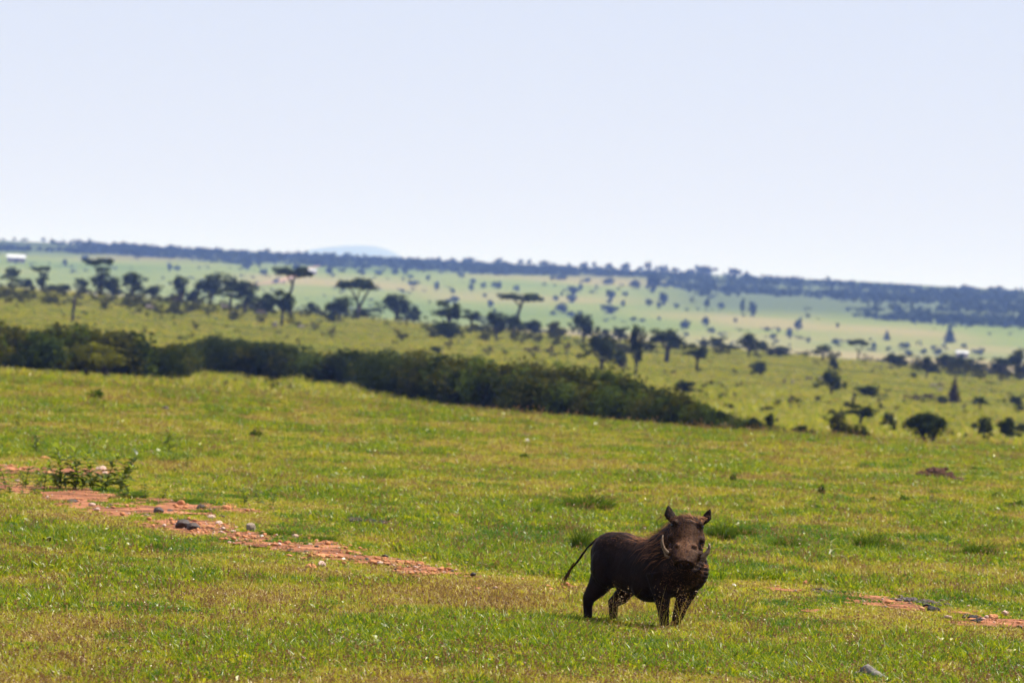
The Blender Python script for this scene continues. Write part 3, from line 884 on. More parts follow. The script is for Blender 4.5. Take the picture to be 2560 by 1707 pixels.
for x, yt, w, h, label in TH_DARK:
    hgt = h * (.018 if 420 < x < 900 else .0235)
    p = foot_for_top(x, yt, hgt)
    k = p.y / FPX
    plant('bush', 'bush', p, w * k * 1.1, hgt, label, 'bush', 'dark bushes standing out of the thicket')

# --- faint scrub all over the middle plain
def mid_scrub():
    rs = np.random.default_rng(15)
    Vs, Fs, vs, n0 = [], [], [], 0
    for k in range(900):
        D = rs.uniform(260, 890) if k < 520 else rs.uniform(780, 905); u = rs.uniform(-1.5, 1.5)
        x = u * D * 1280 / FPX
        if fbm(x / 30, D / 60, 91) < .42: continue
        s = rs.uniform(.25, .8)
        b = lumps(rs, 4, 0, .5, .4, .4, .2)
        V, Fq, var = leaf_cloud(b, 26, .16, rs, 0, .7)
        V = V * np.array([s * rs.uniform(.8, 1.6), s, s]) + np.array((x, D, float(terrain(x, D))))
        Vs.append(V); Fs.append(Fq + n0); vs.append(var); n0 += len(V)
    me = quick_mesh('low_scrub', np.concatenate(Vs), np.concatenate(Fs), M_LEAF_OLIVE)
    at = me.attributes.new('var', 'FLOAT', 'FACE'); at.data.foreach_set('value', np.concatenate(vs).astype(np.float32))
    tag(obj('low_scrub', me), 'faint low scrub dotted over the middle plain', 'scrub', None, 'stuff')
mid_scrub()

# --- the far plain
def zc(off, lst):  # numbers read off an enlarged crop
    return [(off[0] + a / 3.672, off[1] + b / 3.672, c / 3.672, d / 3.672) for a, b, c, d in lst]
FAR = zc((1280, 600), [(40, 450, 50, 60), (105, 290, 60, 30), (370, 355, 40, 40), (450, 350, 110, 50), (400, 540, 60, 50), (455, 500, 25, 50), (560, 470, 90, 80), (550, 540, 90, 70), (630, 440, 40, 60), (455, 640, 100, 100),
    (375, 675, 60, 40), (540, 690, 70, 60), (625, 670, 40, 40), (690, 375, 70, 40), (800, 320, 45, 45), (885, 390, 110, 60), (905, 510, 80, 90), (890, 570, 50, 40), (1040, 500, 50, 45), (1020, 590, 40, 60),
    (1400, 420, 80, 50), (1445, 375, 55, 35), (1525, 425, 40, 40), (1255, 575, 60, 60), (1390, 545, 70, 110), (1350, 600, 40, 60), (1510, 605, 50, 40), (1115, 730, 60, 40), (1350, 725, 30, 40),
    (1585, 790, 90, 90), (1775, 760, 70, 90), (1830, 835, 65, 55), (1790, 590, 50, 90), (1920, 610, 60, 60), (2115, 620, 40, 130), (2210, 640, 60, 130), (2050, 740, 40, 40), (1600, 870, 50, 40)])
FAR += zc((640, 560), [(25, 360, 60, 40), (70, 450, 60, 70), (370, 410, 80, 80), (670, 440, 60, 80), (1040, 340, 60, 60), (1140, 380, 45, 45), (920, 380, 50, 40), (965, 445, 80, 50), (1130, 450, 80, 40), (1280, 445, 65, 55),
    (1370, 430, 50, 100), (1335, 335, 50, 40), (1420, 485, 60, 30), (1450, 545, 100, 45), (1580, 500, 40, 50), (1660, 580, 45, 80), (1885, 475, 55, 50), (1990, 530, 60, 50), (1975, 590, 40, 80), (2090, 570, 50, 55),
    (2210, 570, 80, 75), (1805, 620, 45, 45), (1825, 695, 70, 60), (1770, 710, 70, 40), (2150, 735, 50, 70), (2190, 795, 30, 35), (190, 525, 50, 40), (2100, 660, 40, 40), (790, 430, 60, 35)])
FAR += zc((0, 560), [(780, 325, 55, 70), (595, 360, 40, 60), (1265, 280, 90, 100), (2260, 395, 60, 80)])
FAR += zc((1920, 680), [(195, 575, 50, 100), (95, 540, 30, 50), (45, 595, 70, 45), (370, 630, 40, 50), (620, 650, 65, 65), (970, 680, 50, 60), (950, 715, 90, 25), (1255, 680, 90, 60), (1100, 710, 40, 40),
    (1290, 745, 60, 50), (1430, 735, 60, 50), (640, 490, 30, 40), (2310, 450, 60, 100), (1800, 680, 50, 40)])
G_FAR = 'small hazy bushes dotted over the far plain'
FAR_ONE = zc((1280, 600), [(1130, 420, 95, 85), (1290, 400, 110, 170), (900, 640, 150, 75)]) + zc((1920, 680), [(280, 495, 70, 100), (1090, 590, 70, 75), (1665, 580, 110, 140), (1560, 740, 80, 60), (1930, 740, 90, 50)]) + zc((0, 560), [(1555, 400, 40, 70), (1625, 410, 55, 50)])
FAR_LAB = ['round blue grey bush alone on the far plain below the highest skyline tree', 'tall dark blue tree on the far plain, largest one below the skyline trees', 'long dark bush low on the far plain above the pale olive bush',
           'upright blue bush alone on the far plain below the right scrub slope', 'small blue bush on the far plain left of the cone shaped tree', 'cone shaped dark blue tree alone on the right of the far plain',
           'bush left of the white roof at the foot of the far plain', 'long dim bush right of the white roof', 'narrow left one of the two specks side by side above the wide clump', 'round right one of the two specks side by side above the wide clump']
def far_plant(e, label, group, kind='speck', dmin=1950, dmax=4150):
    x, y, w, h = e
    p = hit_last(x, y + h * .5, dmin, dmax)
    k = p.y / FPX
    nm = 'far_tree' if h > w * 1.25 else 'far_bush'
    plant(kind, nm, p, w * k * 1.4, h * k * 1.3, label, 'tree' if nm == 'far_tree' else 'bush', group, with_trunk=(kind == 'cone_tree'))
def zone(x, y):
    lr = 'left' if x < 760 else 'middle left' if x < 1280 else 'middle' if x < 1720 else 'right'
    v = y - 781 - .045 * (x - 1280)
    return lr, ('upper' if v < -55 else 'lower')
MARKS = [('flat umbrella acacia', 735, 697), ('domed umbrella acacia', 912, 725), ('third umbrella acacia', 1300, 762), ('pale olive round bush', 1391, 818), ('tall narrow tree', 1588, 870),
         ('wide flat headed acacia', 1667, 850), ('round crested tree', 1871, 858), ('pale hazy umbrella tree', 2146, 846), ('cone shaped far tree', 2375, 838), ('white roof at the right', 2405, 887),
         ('highest skyline tree', 1620, 665), ('blue hill', 905, 622), ('big flat topped tree', 250, 690), ('three round skyline bushes', 1510, 665), ('two humped tree', 990, 765), ('first skyline pair', 1815, 690)]
MARKS = MARKS[:-1]
def spot(e):
    d, n, mx, my = min((math.hypot(e[0] - a, (e[1] - b) * 1.3), n, a, b) for n, a, b in MARKS)
    dx, dy = e[0] - mx, e[1] - my
    v = 'above' if dy < 0 else 'below'
    h = 'straight' if abs(dx) < abs(dy) * .5 else 'left' if dx < 0 else 'right'
    return n, (h + ' ' + v), d
SPOT = {}
for i, e in enumerate(FAR): SPOT.setdefault(spot(e)[:2], []).append((spot(e)[2], i))
ORD = ['nearest', 'second nearest', 'third nearest', 'fourth nearest', 'fifth nearest', 'sixth nearest', 'seventh nearest', 'eighth nearest', 'ninth nearest', 'tenth nearest', 'eleventh nearest']
WHERE = {}
for (n, hv), L in SPOT.items():
    for q, (d, i) in enumerate(sorted(L)): WHERE[i] = (f'{ORD[q]} ' if len(L) > 1 else '') + f'{hv} the {n}'
for i, e in enumerate(FAR):
    sh = 'upright' if e[3] > e[2] * 1.25 else 'wide low' if e[2] > e[3] * 1.4 else 'small round'
    far_plant(e, f'{sh} hazy far bush, {WHERE[i]}', G_FAR)
for e, l in zip(FAR_ONE, FAR_LAB):
    far_plant(e, l, 'bushes that stand out on the far plain', 'cone_tree' if 'cone' in l else 'speck')

SKY = zc((0, 560), [(130, 140, 30, 30), (400, 125, 35, 42), (820, 150, 25, 50)]) + zc((640, 560), [(715, 300, 45, 40), (830, 295, 50, 40), (1675, 320, 30, 30), (1920, 335, 50, 40), (1975, 335, 60, 50), (2235, 345, 65, 50)]) + \
    zc((1280, 600), [(80, 205, 40, 50), (160, 205, 40, 45), (290, 210, 100, 40), (390, 230, 40, 30), (515, 225, 20, 40), (665, 240, 75, 55), (755, 220, 35, 60), (890, 245, 65, 50), (1045, 250, 85, 60), (1180, 245, 45, 40), (1250, 235, 55, 85),
    (1390, 275, 80, 70), (1505, 270, 60, 45), (1640, 295, 70, 50), (1780, 310, 180, 80), (2040, 320, 110, 70), (2155, 280, 25, 45)])
SKY_LAB = ['faint low tuft on the skyline at the far left', 'small treetop that sticks up from the left skyline', 'slim treetop on the left skyline, right of the higher one',
    'low bump on the skyline right under the left foot of the blue hill', 'dark round bush on the skyline in front of the blue hill', 'tiny bush on the skyline at the right foot of the blue hill',
    'left one of the joined pair of bushes on the skyline right of the blue hill', 'right one of the joined pair of bushes on the skyline right of the blue hill', 'lone dark bush on the skyline right of the joined pair',
    'small upright bush on the skyline, first of a close pair near the middle', 'small upright bush on the skyline, second of a close pair near the middle', 'long flat bush on the skyline right of the close pair',
    'tiny bush on the skyline after the long flat one', 'thin faint stalk on the skyline before the three round bushes', 'first of the three round bushes on the skyline', 'small tree between the first and second round bush on the skyline',
    'second of the three round bushes on the skyline', 'third and largest of the three round bushes on the skyline', 'small bush leaning on the highest skyline tree', 'highest tree on the skyline, right of the three round bushes',
    'round bush on the skyline first right of the highest tree', 'round bush on the skyline second right of the highest tree', 'bush on the skyline where the right scrub slope begins', 'long dark clump on the skyline of the right scrub slope',
    'broad dark clump on the skyline right of the long one', 'slim treetop that sticks up above the broad dark clump on the skyline']
for e, l in zip(SKY, SKY_LAB):
    far_plant(e, l, 'bushes and trees on the skyline', 'speck', 4100, 4300)

def plain_scrub():
    rs = np.random.default_rng(27)
    Vs, Fs, vs, n0 = [], [], [], 0
    for k in range(1500):
        D = rs.uniform(2050, 3700); u = rs.uniform(-1.4, 1.4); x = u * D * 1280 / FPX
        if fbm(x / 45 + 3, D / 130, 94) < .56: continue
        s = rs.uniform(.9, 2.6)
        V, Fq, var = leaf_cloud([(0, 0, .45, .5, .5, .45)], 8, .3, rs, 0, .6)
        V = V * np.array([s * rs.uniform(1, 2.2), s, s]) + np.array((x, D, float(terrain(x, D))))
        Vs.append(V); Fs.append(Fq + n0); vs.append(var); n0 += len(V)
    me = quick_mesh('plain_scrub', np.concatenate(Vs), np.concatenate(Fs), M_LEAF_OLIVE)
    at = me.attributes.new('var', 'FLOAT', 'FACE'); at.data.foreach_set('value', np.concatenate(vs).astype(np.float32))
    tag(obj('plain_scrub', me), 'faint low scrub scattered in drifts over the far plain', 'scrub', None, 'stuff')
plain_scrub()

def far_scrub():
    """the scrub that covers the ridge and the right hand slope: one mass"""
    rs = np.random.default_rng(25)
    Vs, Fs, vs, n0 = [], [], [], 0
    bot = [(-300, 620), (0, 632), (300, 640), (640, 672), (1000, 684), (1280, 690), (1500, 694), (1640, 712), (1760, 755), (1920, 790), (2050, 802), (2250, 818), (2400, 826), (2560, 832), (2900, 845)]
    for k in range(8200):
        x = rs.uniform(-300, 2860) if k < 5200 else rs.uniform(1600, 2860)
        if k >= 5200 and rs.random() > (x - 1580) / 300: continue
        top = 600 + .0505 * x; b0 = interp(bot, x)
        f = rs.uniform(0, 1)
        y = top + 2 + (b0 - top) * f
        p = hit_last(x, y, 2400, 4320)
        dens = fbm(p.x / 70 + 5, p.y / 160, 33)
        edge = min(1, (1 - f) * 4)
        if dens * (.35 + .65 * edge) < ((.36 if x < 1600 else .40) if k < 5200 else .49): continue
        s = rs.uniform(2.0, 4.6)
        n = 9
        V, Fq, var = leaf_cloud([(0, 0, .45, .5, .5, .45)], n, .3, rs, 0, .6)
        V = V * np.array([s * rs.uniform(1, 1.8), s, s]) + np.array(p)
        Vs.append(V); Fs.append(Fq + n0); vs.append(var); n0 += len(V)
    me = quick_mesh('hillside_scrub', np.concatenate(Vs), np.concatenate(Fs), M_LEAF)
    at = me.attributes.new('var', 'FLOAT', 'FACE'); at.data.foreach_set('value', np.concatenate(vs).astype(np.float32))
    tag(obj('hillside_scrub', me), 'hazy blue scrub covering the far ridge and its right slope', 'scrub', None, 'stuff')
far_scrub()

# --- three houses on the far plain
M_ROOF = simple_mat('pale_metal_roof', [(.3, (.42, .44, .48)), (.7, (.55, .57, .6))], .5, .45, 0, .1, .4)
M_WALL = simple_mat('house_wall', [(.3, (.22, .16, .13)), (.7, (.32, .24, .19))], .5, .9, 0, .1, .2)
def house(px, py, wpx, label, rz):
    p = hit_last(px, py, 1950, 4000); k = p.y / FPX
    w = wpx * k; d = w * .55; h = w * .16 + 1.0
    e = empty('house', p, rz, label, 'house', 'metal roofed houses on the far plain')
    mb = MB(); x, y = w * .46, d * .42
    mb.add([(-x, -y, -1), (x, -y, -1), (x, y, -1), (-x, y, -1), (-x, -y, h), (x, -y, h), (x, y, h), (-x, y, h), (-x, 0, h + d * .22), (x, 0, h + d * .22)],
           [(0, 1, 5, 4), (1, 2, 6, 9, 5), (2, 3, 7, 6), (3, 0, 4, 8, 7)])
    obj('wall', mb.mesh('wall', M_WALL, False), e)
    mb = MB(); x, y, t = w * .5, d * .5, .12
    zr = h + d * .27; ze = h - .15
    for s in (-1, 1):
        mb.add([(-x, s * y, ze), (x, s * y, ze), (x, 0, zr), (-x, 0, zr), (-x, s * y, ze + t), (x, s * y, ze + t), (x, 0, zr + t), (-x, 0, zr + t)],
               [(0, 1, 2, 3), (4, 7, 6, 5), (0, 4, 5, 1), (1, 5, 6, 2), (3, 2, 6, 7), (0, 3, 7, 4)])
    obj('roof', mb.mesh('roof', M_ROOF, False), e)
    mb = MB(); mb.add([(-.6, 0, 0), (.6, 0, 0), (.6, 0, 2.0), (-.6, 0, 2.0), (-.6, -.06, 0), (.6, -.06, 0), (.6, -.06, 2.0), (-.6, -.06, 2.0)], [(4, 5, 6, 7), (4, 0, 1, 5), (7, 6, 2, 3), (4, 7, 3, 0), (5, 1, 2, 6)])
    obj('door', mb.mesh('door', M_BARK, False), e, (0, -d * .42 - .01, 0))
house(40, 656, 48, 'long low house with a bright metal roof at the left edge of the far plain', .12)
house(777, 686, 30, 'small white roofed house beside the pale track near the flat umbrella tree', -.1)
house(2405, 894, 32, 'white roofed house behind the long dark hedge at the right', .05)

# --- animals far off on the middle plain
M_ANIMAL = simple_mat('grazer_coat', [(.35, (.10, .075, .065)), (.5, (.26, .21, .19)), (.65, (.42, .37, .35))], 5, .8, 0, .01)
M_ANIMAL_DK = simple_mat('dark_grazer_coat', [(.35, (.05, .035, .03)), (.65, (.12, .085, .07))], 5, .8, 0, .01)
def grazer_mesh(name, head_down, mat):
    """a hoofed animal 1 high at the withers, facing +X, one skin"""
    mb = MB()
    def ring(c, ry, rz_, n=10): return [(c[0], ry * math.cos(t), c[2] + rz_ * math.sin(t)) for t in np.linspace(0, 2 * math.pi, n, endpoint=False)]
    mb.rings([ring((-.64, 0, .78), .05, .06), ring((-.58, 0, .76), .15, .18), ring((-.3, 0, .73), .19, .22), ring((.0, 0, .71), .2, .23), ring((.3, 0, .73), .17, .24), ring((.48, 0, .78), .10, .16), ring((.54, 0, .8), .04, .06)])
    nk = [(.42, 0, .8), (.62, 0, .62), (.74, 0, .38)] if head_down else [(.42, 0, .82), (.56, 0, 1.02), (.66, 0, 1.16)]
    mb.tube(nk, [.13, .10, .075], 8)
    hd = [(.70, 0, .42), (.78, 0, .28), (.86, 0, .10)] if head_down else [(.60, 0, 1.18), (.74, 0, 1.12), (.92, 0, 1.0)]
    mb.tube(hd, [.075, .08, .045], 8)
    for s in (-1, 1):
        mb.tube([(hd[0][0] - .02, s * .05, hd[0][2] + .04), (hd[0][0] - .04, s * .08, hd[0][2] + .16)], [.03, .008], 5)
        mb.tube([(.36, s * .1, .68), (.38, s * .1, .36), (.36, s * .1, .34), (.37, s * .1, 0)], [.085, .045, .045, .035], 7)
        mb.tube([(-.5, s * .1, .72), (-.42, s * .1, .48), (-.54, s * .1, .34), (-.5, s * .1, 0)], [.12, .075, .042, .035], 7)
    mb.tube([(-.62, 0, .82), (-.7, 0, .6), (-.7, 0, .42)], [.03, .02, .012], 5)
    return mb.mesh(name, mat)
GR = [grazer_mesh('grazing_animal', True, M_ANIMAL), grazer_mesh('grazing_animal', False, M_ANIMAL), grazer_mesh('grazing_animal', True, M_ANIMAL_DK)]
ANIMALS = [  # x, y foot, width px, mesh, heading
 (561, 776, 22, 1, 2.6, 'pale striped animal standing under the wide dark clump of trees'),
 (686, 822, 16, 0, 2.0, 'single pale animal right of the dark stump below the flat umbrella tree'),
 (752, 824, 18, 0, .3, 'left one of a grazing pair below the lollipop tree'),
 (766, 818, 12, 2, .4, 'darker right one of a grazing pair below the lollipop tree'),
 (650, 792, 26, 2, .1, 'dark brown animal lying low under the bushes left of the flat umbrella tree'),
 (373, 778, 24, 0, .2, 'pale animal alone on the plain below the small round tree at the left'),
 (1961, 958, 12, 2, 1.4, 'darkest left one of the animals grazing left of the spiky dark shrub'),
 (1981, 962, 12, 0, 1.6, 'second from left of the animals grazing left of the spiky dark shrub'),
 (2021, 954, 20, 2, .1, 'widest one of the animals grazing left of the spiky dark shrub'),
 (2052, 952, 16, 0, 3.0, 'palest animal grazing closest to the spiky dark shrub'),
 (2333, 970, 18, 0, 2.8, 'pale left one of the small bunch of animals above the row of twigs'),
 (2350, 968, 18, 2, .3, 'dark right one of the small bunch of animals above the row of twigs'),
 (2350, 981, 16, 1, .2, 'pale nearer one of the small bunch of animals above the row of twigs'),
]
for x, y, w, mi, rz, label in ANIMALS:
    p = d_mid(x, y); k = p.y / FPX
    s = w * k / (1.5 if abs(math.cos(rz)) > .5 else .9)
    o = obj('grazing_animal', GR[mi], None, p); o.scale = (s, s, s); o.rotation_euler = (0, 0, rz)
    tag(o, label, 'animal', 'animals grazing on the middle plain')
# ------------------------------------------------------------------ stones, soil, sticks
import bmesh
def rock_mesh(name, seed, mat, amp=.28, sub=2, flat=.7):
    bm = bmesh.new(); bmesh.ops.create_icosphere(bm, subdivisions=sub, radius=1)
    r = random.Random(seed)
    planes = [(Vector((r.gauss(0, 1), r.gauss(0, 1), r.gauss(0, 1))).normalized(), r.uniform(.62, .92)) for _ in range(9)]
    for v in bm.verts:
        for n, d in planes:                      # chip flat faces off
            q = v.co.dot(n)
            if q > d: v.co -= n * (q - d)
        v.co *= 1 + amp * (float(fbm(np.array(v.co.x * 1.7 + seed), np.array(v.co.y * 1.7 + v.co.z * 2.3 + seed), seed)) - .5)
        v.co.z *= flat
    zmin = min(v.co.z for v in bm.verts); xs = max(abs(v.co.x) for v in bm.verts); zs = max(v.co.z for v in bm.verts) - zmin
    for v in bm.verts: v.co = Vector((v.co.x / xs * .5, v.co.y / xs * .5, (v.co.z - zmin) / zs))
    me = bpy.data.meshes.new(name); bm.to_mesh(me); bm.free(); me.materials.append(mat)
    return me

M_ORANGE = simple_mat('orange_stone', [(.3, (.28, .105, .04)), (.55, (.46, .195, .08)), (.75, (.58, .32, .165))], 9, .85, .5, .02, .2, 6)
M_PINK = simple_mat('pinkish_stone', [(.3, (.40, .25, .19)), (.7, (.60, .43, .35))], 9, .85, .5, .02, .2, 6)
M_DARKST = simple_mat('dark_stone', [(.3, (.018, .010, .007)), (.6, (.045, .026, .018)), (.8, (.10, .06, .045))], 9, .6, .6, .02, .4, 6)
M_GREYST = simple_mat('grey_stone', [(.3, (.15, .11, .08)), (.7, (.34, .27, .20))], 9, .9, .6, .02, .2, 6)
M_WHITEST = simple_mat('white_stone', [(.3, (.60, .55, .50)), (.7, (.78, .75, .70))], 9, .9, .4, .02, .2, 6)
M_BLACKSOIL = simple_mat('black_soil', [(.3, (.006, .005, .005)), (.7, (.022, .017, .015))], 14, .8, .8, .02, .3, 6)
M_MOUND = simple_mat('brown_earth', [(.3, (.035, .017, .011)), (.7, (.10, .05, .03))], 12, .95, .8, .03, .1, 6)
SMAT = dict(o=M_ORANGE, p=M_PINK, d=M_DARKST, g=M_GREYST, w=M_WHITEST, b=M_BLACKSOIL)
SMESH = {c: [rock_mesh('stone', 100 + i * 7 + ord(c), mt) for i in range(3)] for c, mt in SMAT.items()}
STONES = [  # x, foot y, width, height (px), colour, label
 (457, 1324, 44, 24, 'd', 'big dark boulder on the path, left half of the split dark rock'),
 (482, 1328, 36, 20, 'd', 'right half of the split dark rock on the path, with a lit top edge'),
 (625, 1331, 25, 22, 'g', 'grey rounded stone standing upright at the edge of the rubble'),
 (548, 1313, 18, 10, 'p', 'pink flat stone in the grass above the rubble, left of the grey rounded stone'),
 (528, 1296, 21, 9, 'p', 'pink stone with a shadowed front above the big dark boulder'),
 (526, 1324, 19, 10, 'o', 'orange stone right beside the split dark rock'),
 (180, 1259, 28, 11, 'd', 'low dark stone at the upper left of the bare path'),
 (274, 1268, 16, 8, 'd', 'small dark stone in the middle of the upper path'),
 (395, 1286, 28, 17, 'd', 'black lump on the path, left of the small dark pair'),
 (424, 1281, 18, 8, 'd', 'small flat dark stone just right of the black lump on the path'),
 (502, 1275, 25, 14, 'd', 'dark brown stone against the upper grass edge of the path'),
 (524, 1280, 14, 9, 'g', 'small grey stone right of the dark brown stone on the upper path edge'),
 (535, 1279, 12, 9, 'd', 'tiny dark stone at the end of the dark brown trio on the upper path edge'),
 (451, 1265, 20, 14, 'o', 'bright orange stone under the grass edge at the top of the path'),
 (468, 1266, 11, 7, 'o', 'small orange stone right of the bright orange one'),
 (566, 1277, 25, 13, 'o', 'orange brown stone at the top right end of the bare soil'),
 (586, 1272, 10, 7, 'o', 'small round orange stone above the top right end of the bare soil'),
 (627, 1279, 20, 6, 'p', 'thin pink slab in the grass right of the orange brown stone'),
 (367, 1293, 15, 8, 'g', 'small grey stone below the black lump on the path'),
 (252, 1178, 29, 13, 'p', 'pale pink rock behind the big weed clump'),
 (263, 1186, 14, 7, 'p', 'small pink stone at the right foot of the pale pink rock'),
 (112, 1150, 26, 9, 'o', 'orange flat rock in the grass above the weeds at the left'),
 (810, 1395, 46, 9, 'o', 'long thin orange slab at the lower end of the rubble'),
 (776, 1428, 30, 18, 'o', 'brown orange rock with a shaded front below the long thin slab'),
 (804, 1420, 22, 16, 'p', 'pale pointed rock beside the brown orange rock'),
 (725, 1380, 14, 9, 'd', 'dark round stone at the lower edge of the rubble'),
 (764, 1384, 14, 8, 'd', 'small dark stone left of the long thin slab'),
 (826, 1366, 24, 6, 'd', 'flat dark stone at the tip of the upper rubble'),
 (772, 1352, 10, 9, 'o', 'small round orange stone on the upper rim of the rubble'),
 (893, 1389, 21, 8, 'o', 'orange stone in the grass right of the long thin slab'),
 (858, 1402, 12, 7, 'w', 'small white stone on the thin part of the path'),
 (917, 1403, 12, 9, 'd', 'small dark red stone on the thin part of the path'),
 (986, 1409, 14, 7, 'o', 'small orange stone near the pair at the thin end of the path'),
 (1034, 1414, 12, 9, 'o', 'left one of the orange pair at the thin end of the path'),
 (1050, 1416, 20, 12, 'o', 'right larger one of the orange pair at the thin end of the path'),
 (1085, 1440, 20, 8, 'o', 'flat orange stone at the very end of the red path'),
 (654, 1345, 11, 7, 'w', 'white chip of stone on the rubble below the grey rounded stone'),
 (2487, 1549, 17, 13, 'o', 'round orange stone at the right edge beside the dark clods'),
 (2466, 1550, 11, 11, 'p', 'small pale orange stone left of the round orange one at the right edge'),
 (1868, 1541, 24, 10, 'p', 'pinkish stone in the grass right of the warthog'),
 (2013, 1465, 13, 13, 'o', 'upright orange chip at the left end of the right dirt strip'),
 (2002, 1517, 16, 7, 'o', 'flat orange stone below the right dirt strip'),
 (2140, 1486, 22, 6, 'p', 'flat pink slab on the right dirt strip'),
 (1834, 1466, 11, 7, 'w', 'pale chip of stone in the grass right of the warthog shoulder'),
 (792, 1199, 13, 9, 'w', 'lone white stone in the middle of the grass slope'),
 (1318, 1109, 13, 11, 'w', 'lone white stone high on the grass slope left of the middle bushes'),
 (1614, 1328, 12, 9, 'w', 'white stone in the grass behind the back of the warthog'),
 (414, 1028, 20, 12, 'd', 'dark lump on the upper grass slope at the left'),
 (826, 1239, 30, 12, 'b', 'flat black lump of dung in the grass right of the lone white stone'),
 (34, 1519, 0, 0, 'o', ''),
 (36, 1553, 12, 6, 'o', 'small orange chip in the grass in the lower left'),
]
for x, y, w, h, c, label in STONES:
    if not w: continue
    p = hit(x, y); k = p.y / FPX
    o = obj('stone', random.choice(SMESH[c]), None, p - Vector((0, 0, h * k * .12)))
    o.scale = (w * k * 1.08, w * k * random.uniform(.8, 1.2), h * k * 1.25)
    o.rotation_euler = (random.uniform(-.08, .08), random.uniform(-.05, .12), random.choice((0, math.pi)) + random.uniform(-.25, .25))
    tag(o, label, 'stone', 'stones on and beside the path')

def rubble():
    rs = np.random.default_rng(61)
    base = [rock_mesh('pebble', 200 + i, M_ORANGE, sub=1) for i in range(5)]
    pv = []
    for b in base:
        v = np.empty(len(b.vertices) * 3, np.float32); b.vertices.foreach_get('co', v)
        pv.append((v.reshape(-1, 3), np.array([tuple(f.vertices) for f in b.polygons])))
    P = np.stack([rs.uniform(-9, 6.5, 90000), rs.uniform(35, 85, 90000)], 1)
    ok = soil_mask(P)
    px_p, _ = project(np.stack([P[:, 0], P[:, 1], P[:, 0] * 0], 1))
    dens = np.where(in_poly(P, poly_world([(420, 1325), (560, 1310), (900, 1370), (1200, 1450), (1000, 1440), (600, 1372)])), 1.0, .40)
    ok &= rs.uniform(0, 1, len(P)) < dens * np.where(px_p < 430, .3, .75)
    P = P[ok]; Z = terrain(P[:, 0], P[:, 1]) + .012
    Vs, Fs, mi, n0 = [], [], [], 0
    for (x, y), z in zip(P, Z):
        v, f = pv[rs.integers(5)]
        s = rs.uniform(.012, .030) if rs.random() > .12 else rs.uniform(.035, .06)
        a = rs.uniform(0, 6.28); c, sn = math.cos(a), math.sin(a)
        q = v * np.array([s * rs.uniform(.9, 1.6), s, s * rs.uniform(.35, .75)])
        q = np.stack([q[:, 0] * c - q[:, 1] * sn, q[:, 0] * sn + q[:, 1] * c, q[:, 2]], 1) + np.array((x, y, z))
        Vs.append(q); Fs.append(f + n0); n0 += len(v)
        t = rs.random(); mi += [0 if t < .78 else 1 if t < .95 else 2 if t < .98 else 3] * len(f)
    me = quick_mesh('rubble', np.concatenate(Vs), np.concatenate(Fs), M_ORANGE)
    for q in (M_PINK, M_DARKST, M_GREYST): me.materials.append(q)
    me.polygons.foreach_set('material_index', np.array(mi, np.int32))
    tag(obj('rubble', me), 'loose orange and pink rubble strewn over the red path', 'rubble', None, 'stuff')
rubble()

def clods(name, pts, n, size, mat, seed, label, cat, spread=(.25, .6), hmul=1.0, pile=0.0):
    """a patch of crumbly soil: one joined piece"""
    rs = np.random.default_rng(seed); mb = MB()
    W = [hit(x, y) for x, y in pts]
    c = sum(W, Vector()) / len(W)
    src = rock_mesh('clod', seed, mat, sub=1)
    vv = [v.co.copy() for v in src.vertices]; ff = [tuple(f.vertices) for f in src.polygons]
    for k in range(n):
        i = rs.integers(len(W) - 1); tt = rs.uniform(0, 1); p = W[i].lerp(W[i + 1], tt); tt = (i + tt) / (len(W) - 1)
        x = p.x + rs.normal() * spread[0] * .5; y = p.y + rs.normal() * spread[1] * .5
        s = size * rs.uniform(.4, 1.3); a = rs.uniform(0, 6.28)
        z = float(terrain(x, y)) + pile * rs.uniform(0, 1) ** .6 * (.25 + math.exp(-((tt - .38) / .26) ** 2))
        mb.add([(x - c.x + (v.x * math.cos(a) - v.y * math.sin(a)) * s, y - c.y + (v.x * math.sin(a) + v.y * math.cos(a)) * s, z - c.z + v.z * s * .7 * hmul - .004) for v in vv], ff)
    return tag(obj(name, mb.mesh(name, mat, False), None, c), label, cat)
clods('black_soil', [(868, 1306), (920, 1312), (960, 1318), (1015, 1322)], 150, .075, M_BLACKSOIL, 71, 'strip of black crumbly soil in the grass between the path and the lush green patch', 'soil', (.05, .5))
clods('black_soil', [(820, 1300), (830, 1301)], 18, .06, M_BLACKSOIL, 72, 'small black clod left of the strip of black crumbly soil', 'soil', (.06, .3))
clods('dark_soil', [(2030, 1481), (2060, 1485), (2080, 1486)], 44, .048, M_DARKST, 73, 'dark clods at the upper left of the right dirt strip', 'soil', (.05, .3))
clods('dark_soil', [(2240, 1502), (2300, 1509), (2370, 1516)], 60, .05, M_DARKST, 74, 'line of dark clods along the upper middle of the right dirt strip', 'soil', (.08, .4))
clods('dark_soil', [(2322, 1525), (2330, 1530)], 20, .05, M_BLACKSOIL, 75, 'single dark heap of clods in the middle of the right dirt strip', 'soil', (.05, .25))
clods('dark_soil', [(2420, 1544), (2440, 1549), (2436, 1562)], 34, .045, M_BLACKSOIL, 76, 'dark clods left of the two orange stones at the right edge', 'soil', (.06, .3))
clods('earth_mound', [(2306, 1200), (2330, 1198), (2350, 1198), (2380, 1206), (2402, 1211)], 420, .075, M_MOUND, 77, 'brown crumbled earth mound lying in the grass below the dome shaped bush', 'mound', (.12, .7), 1.0, .11)

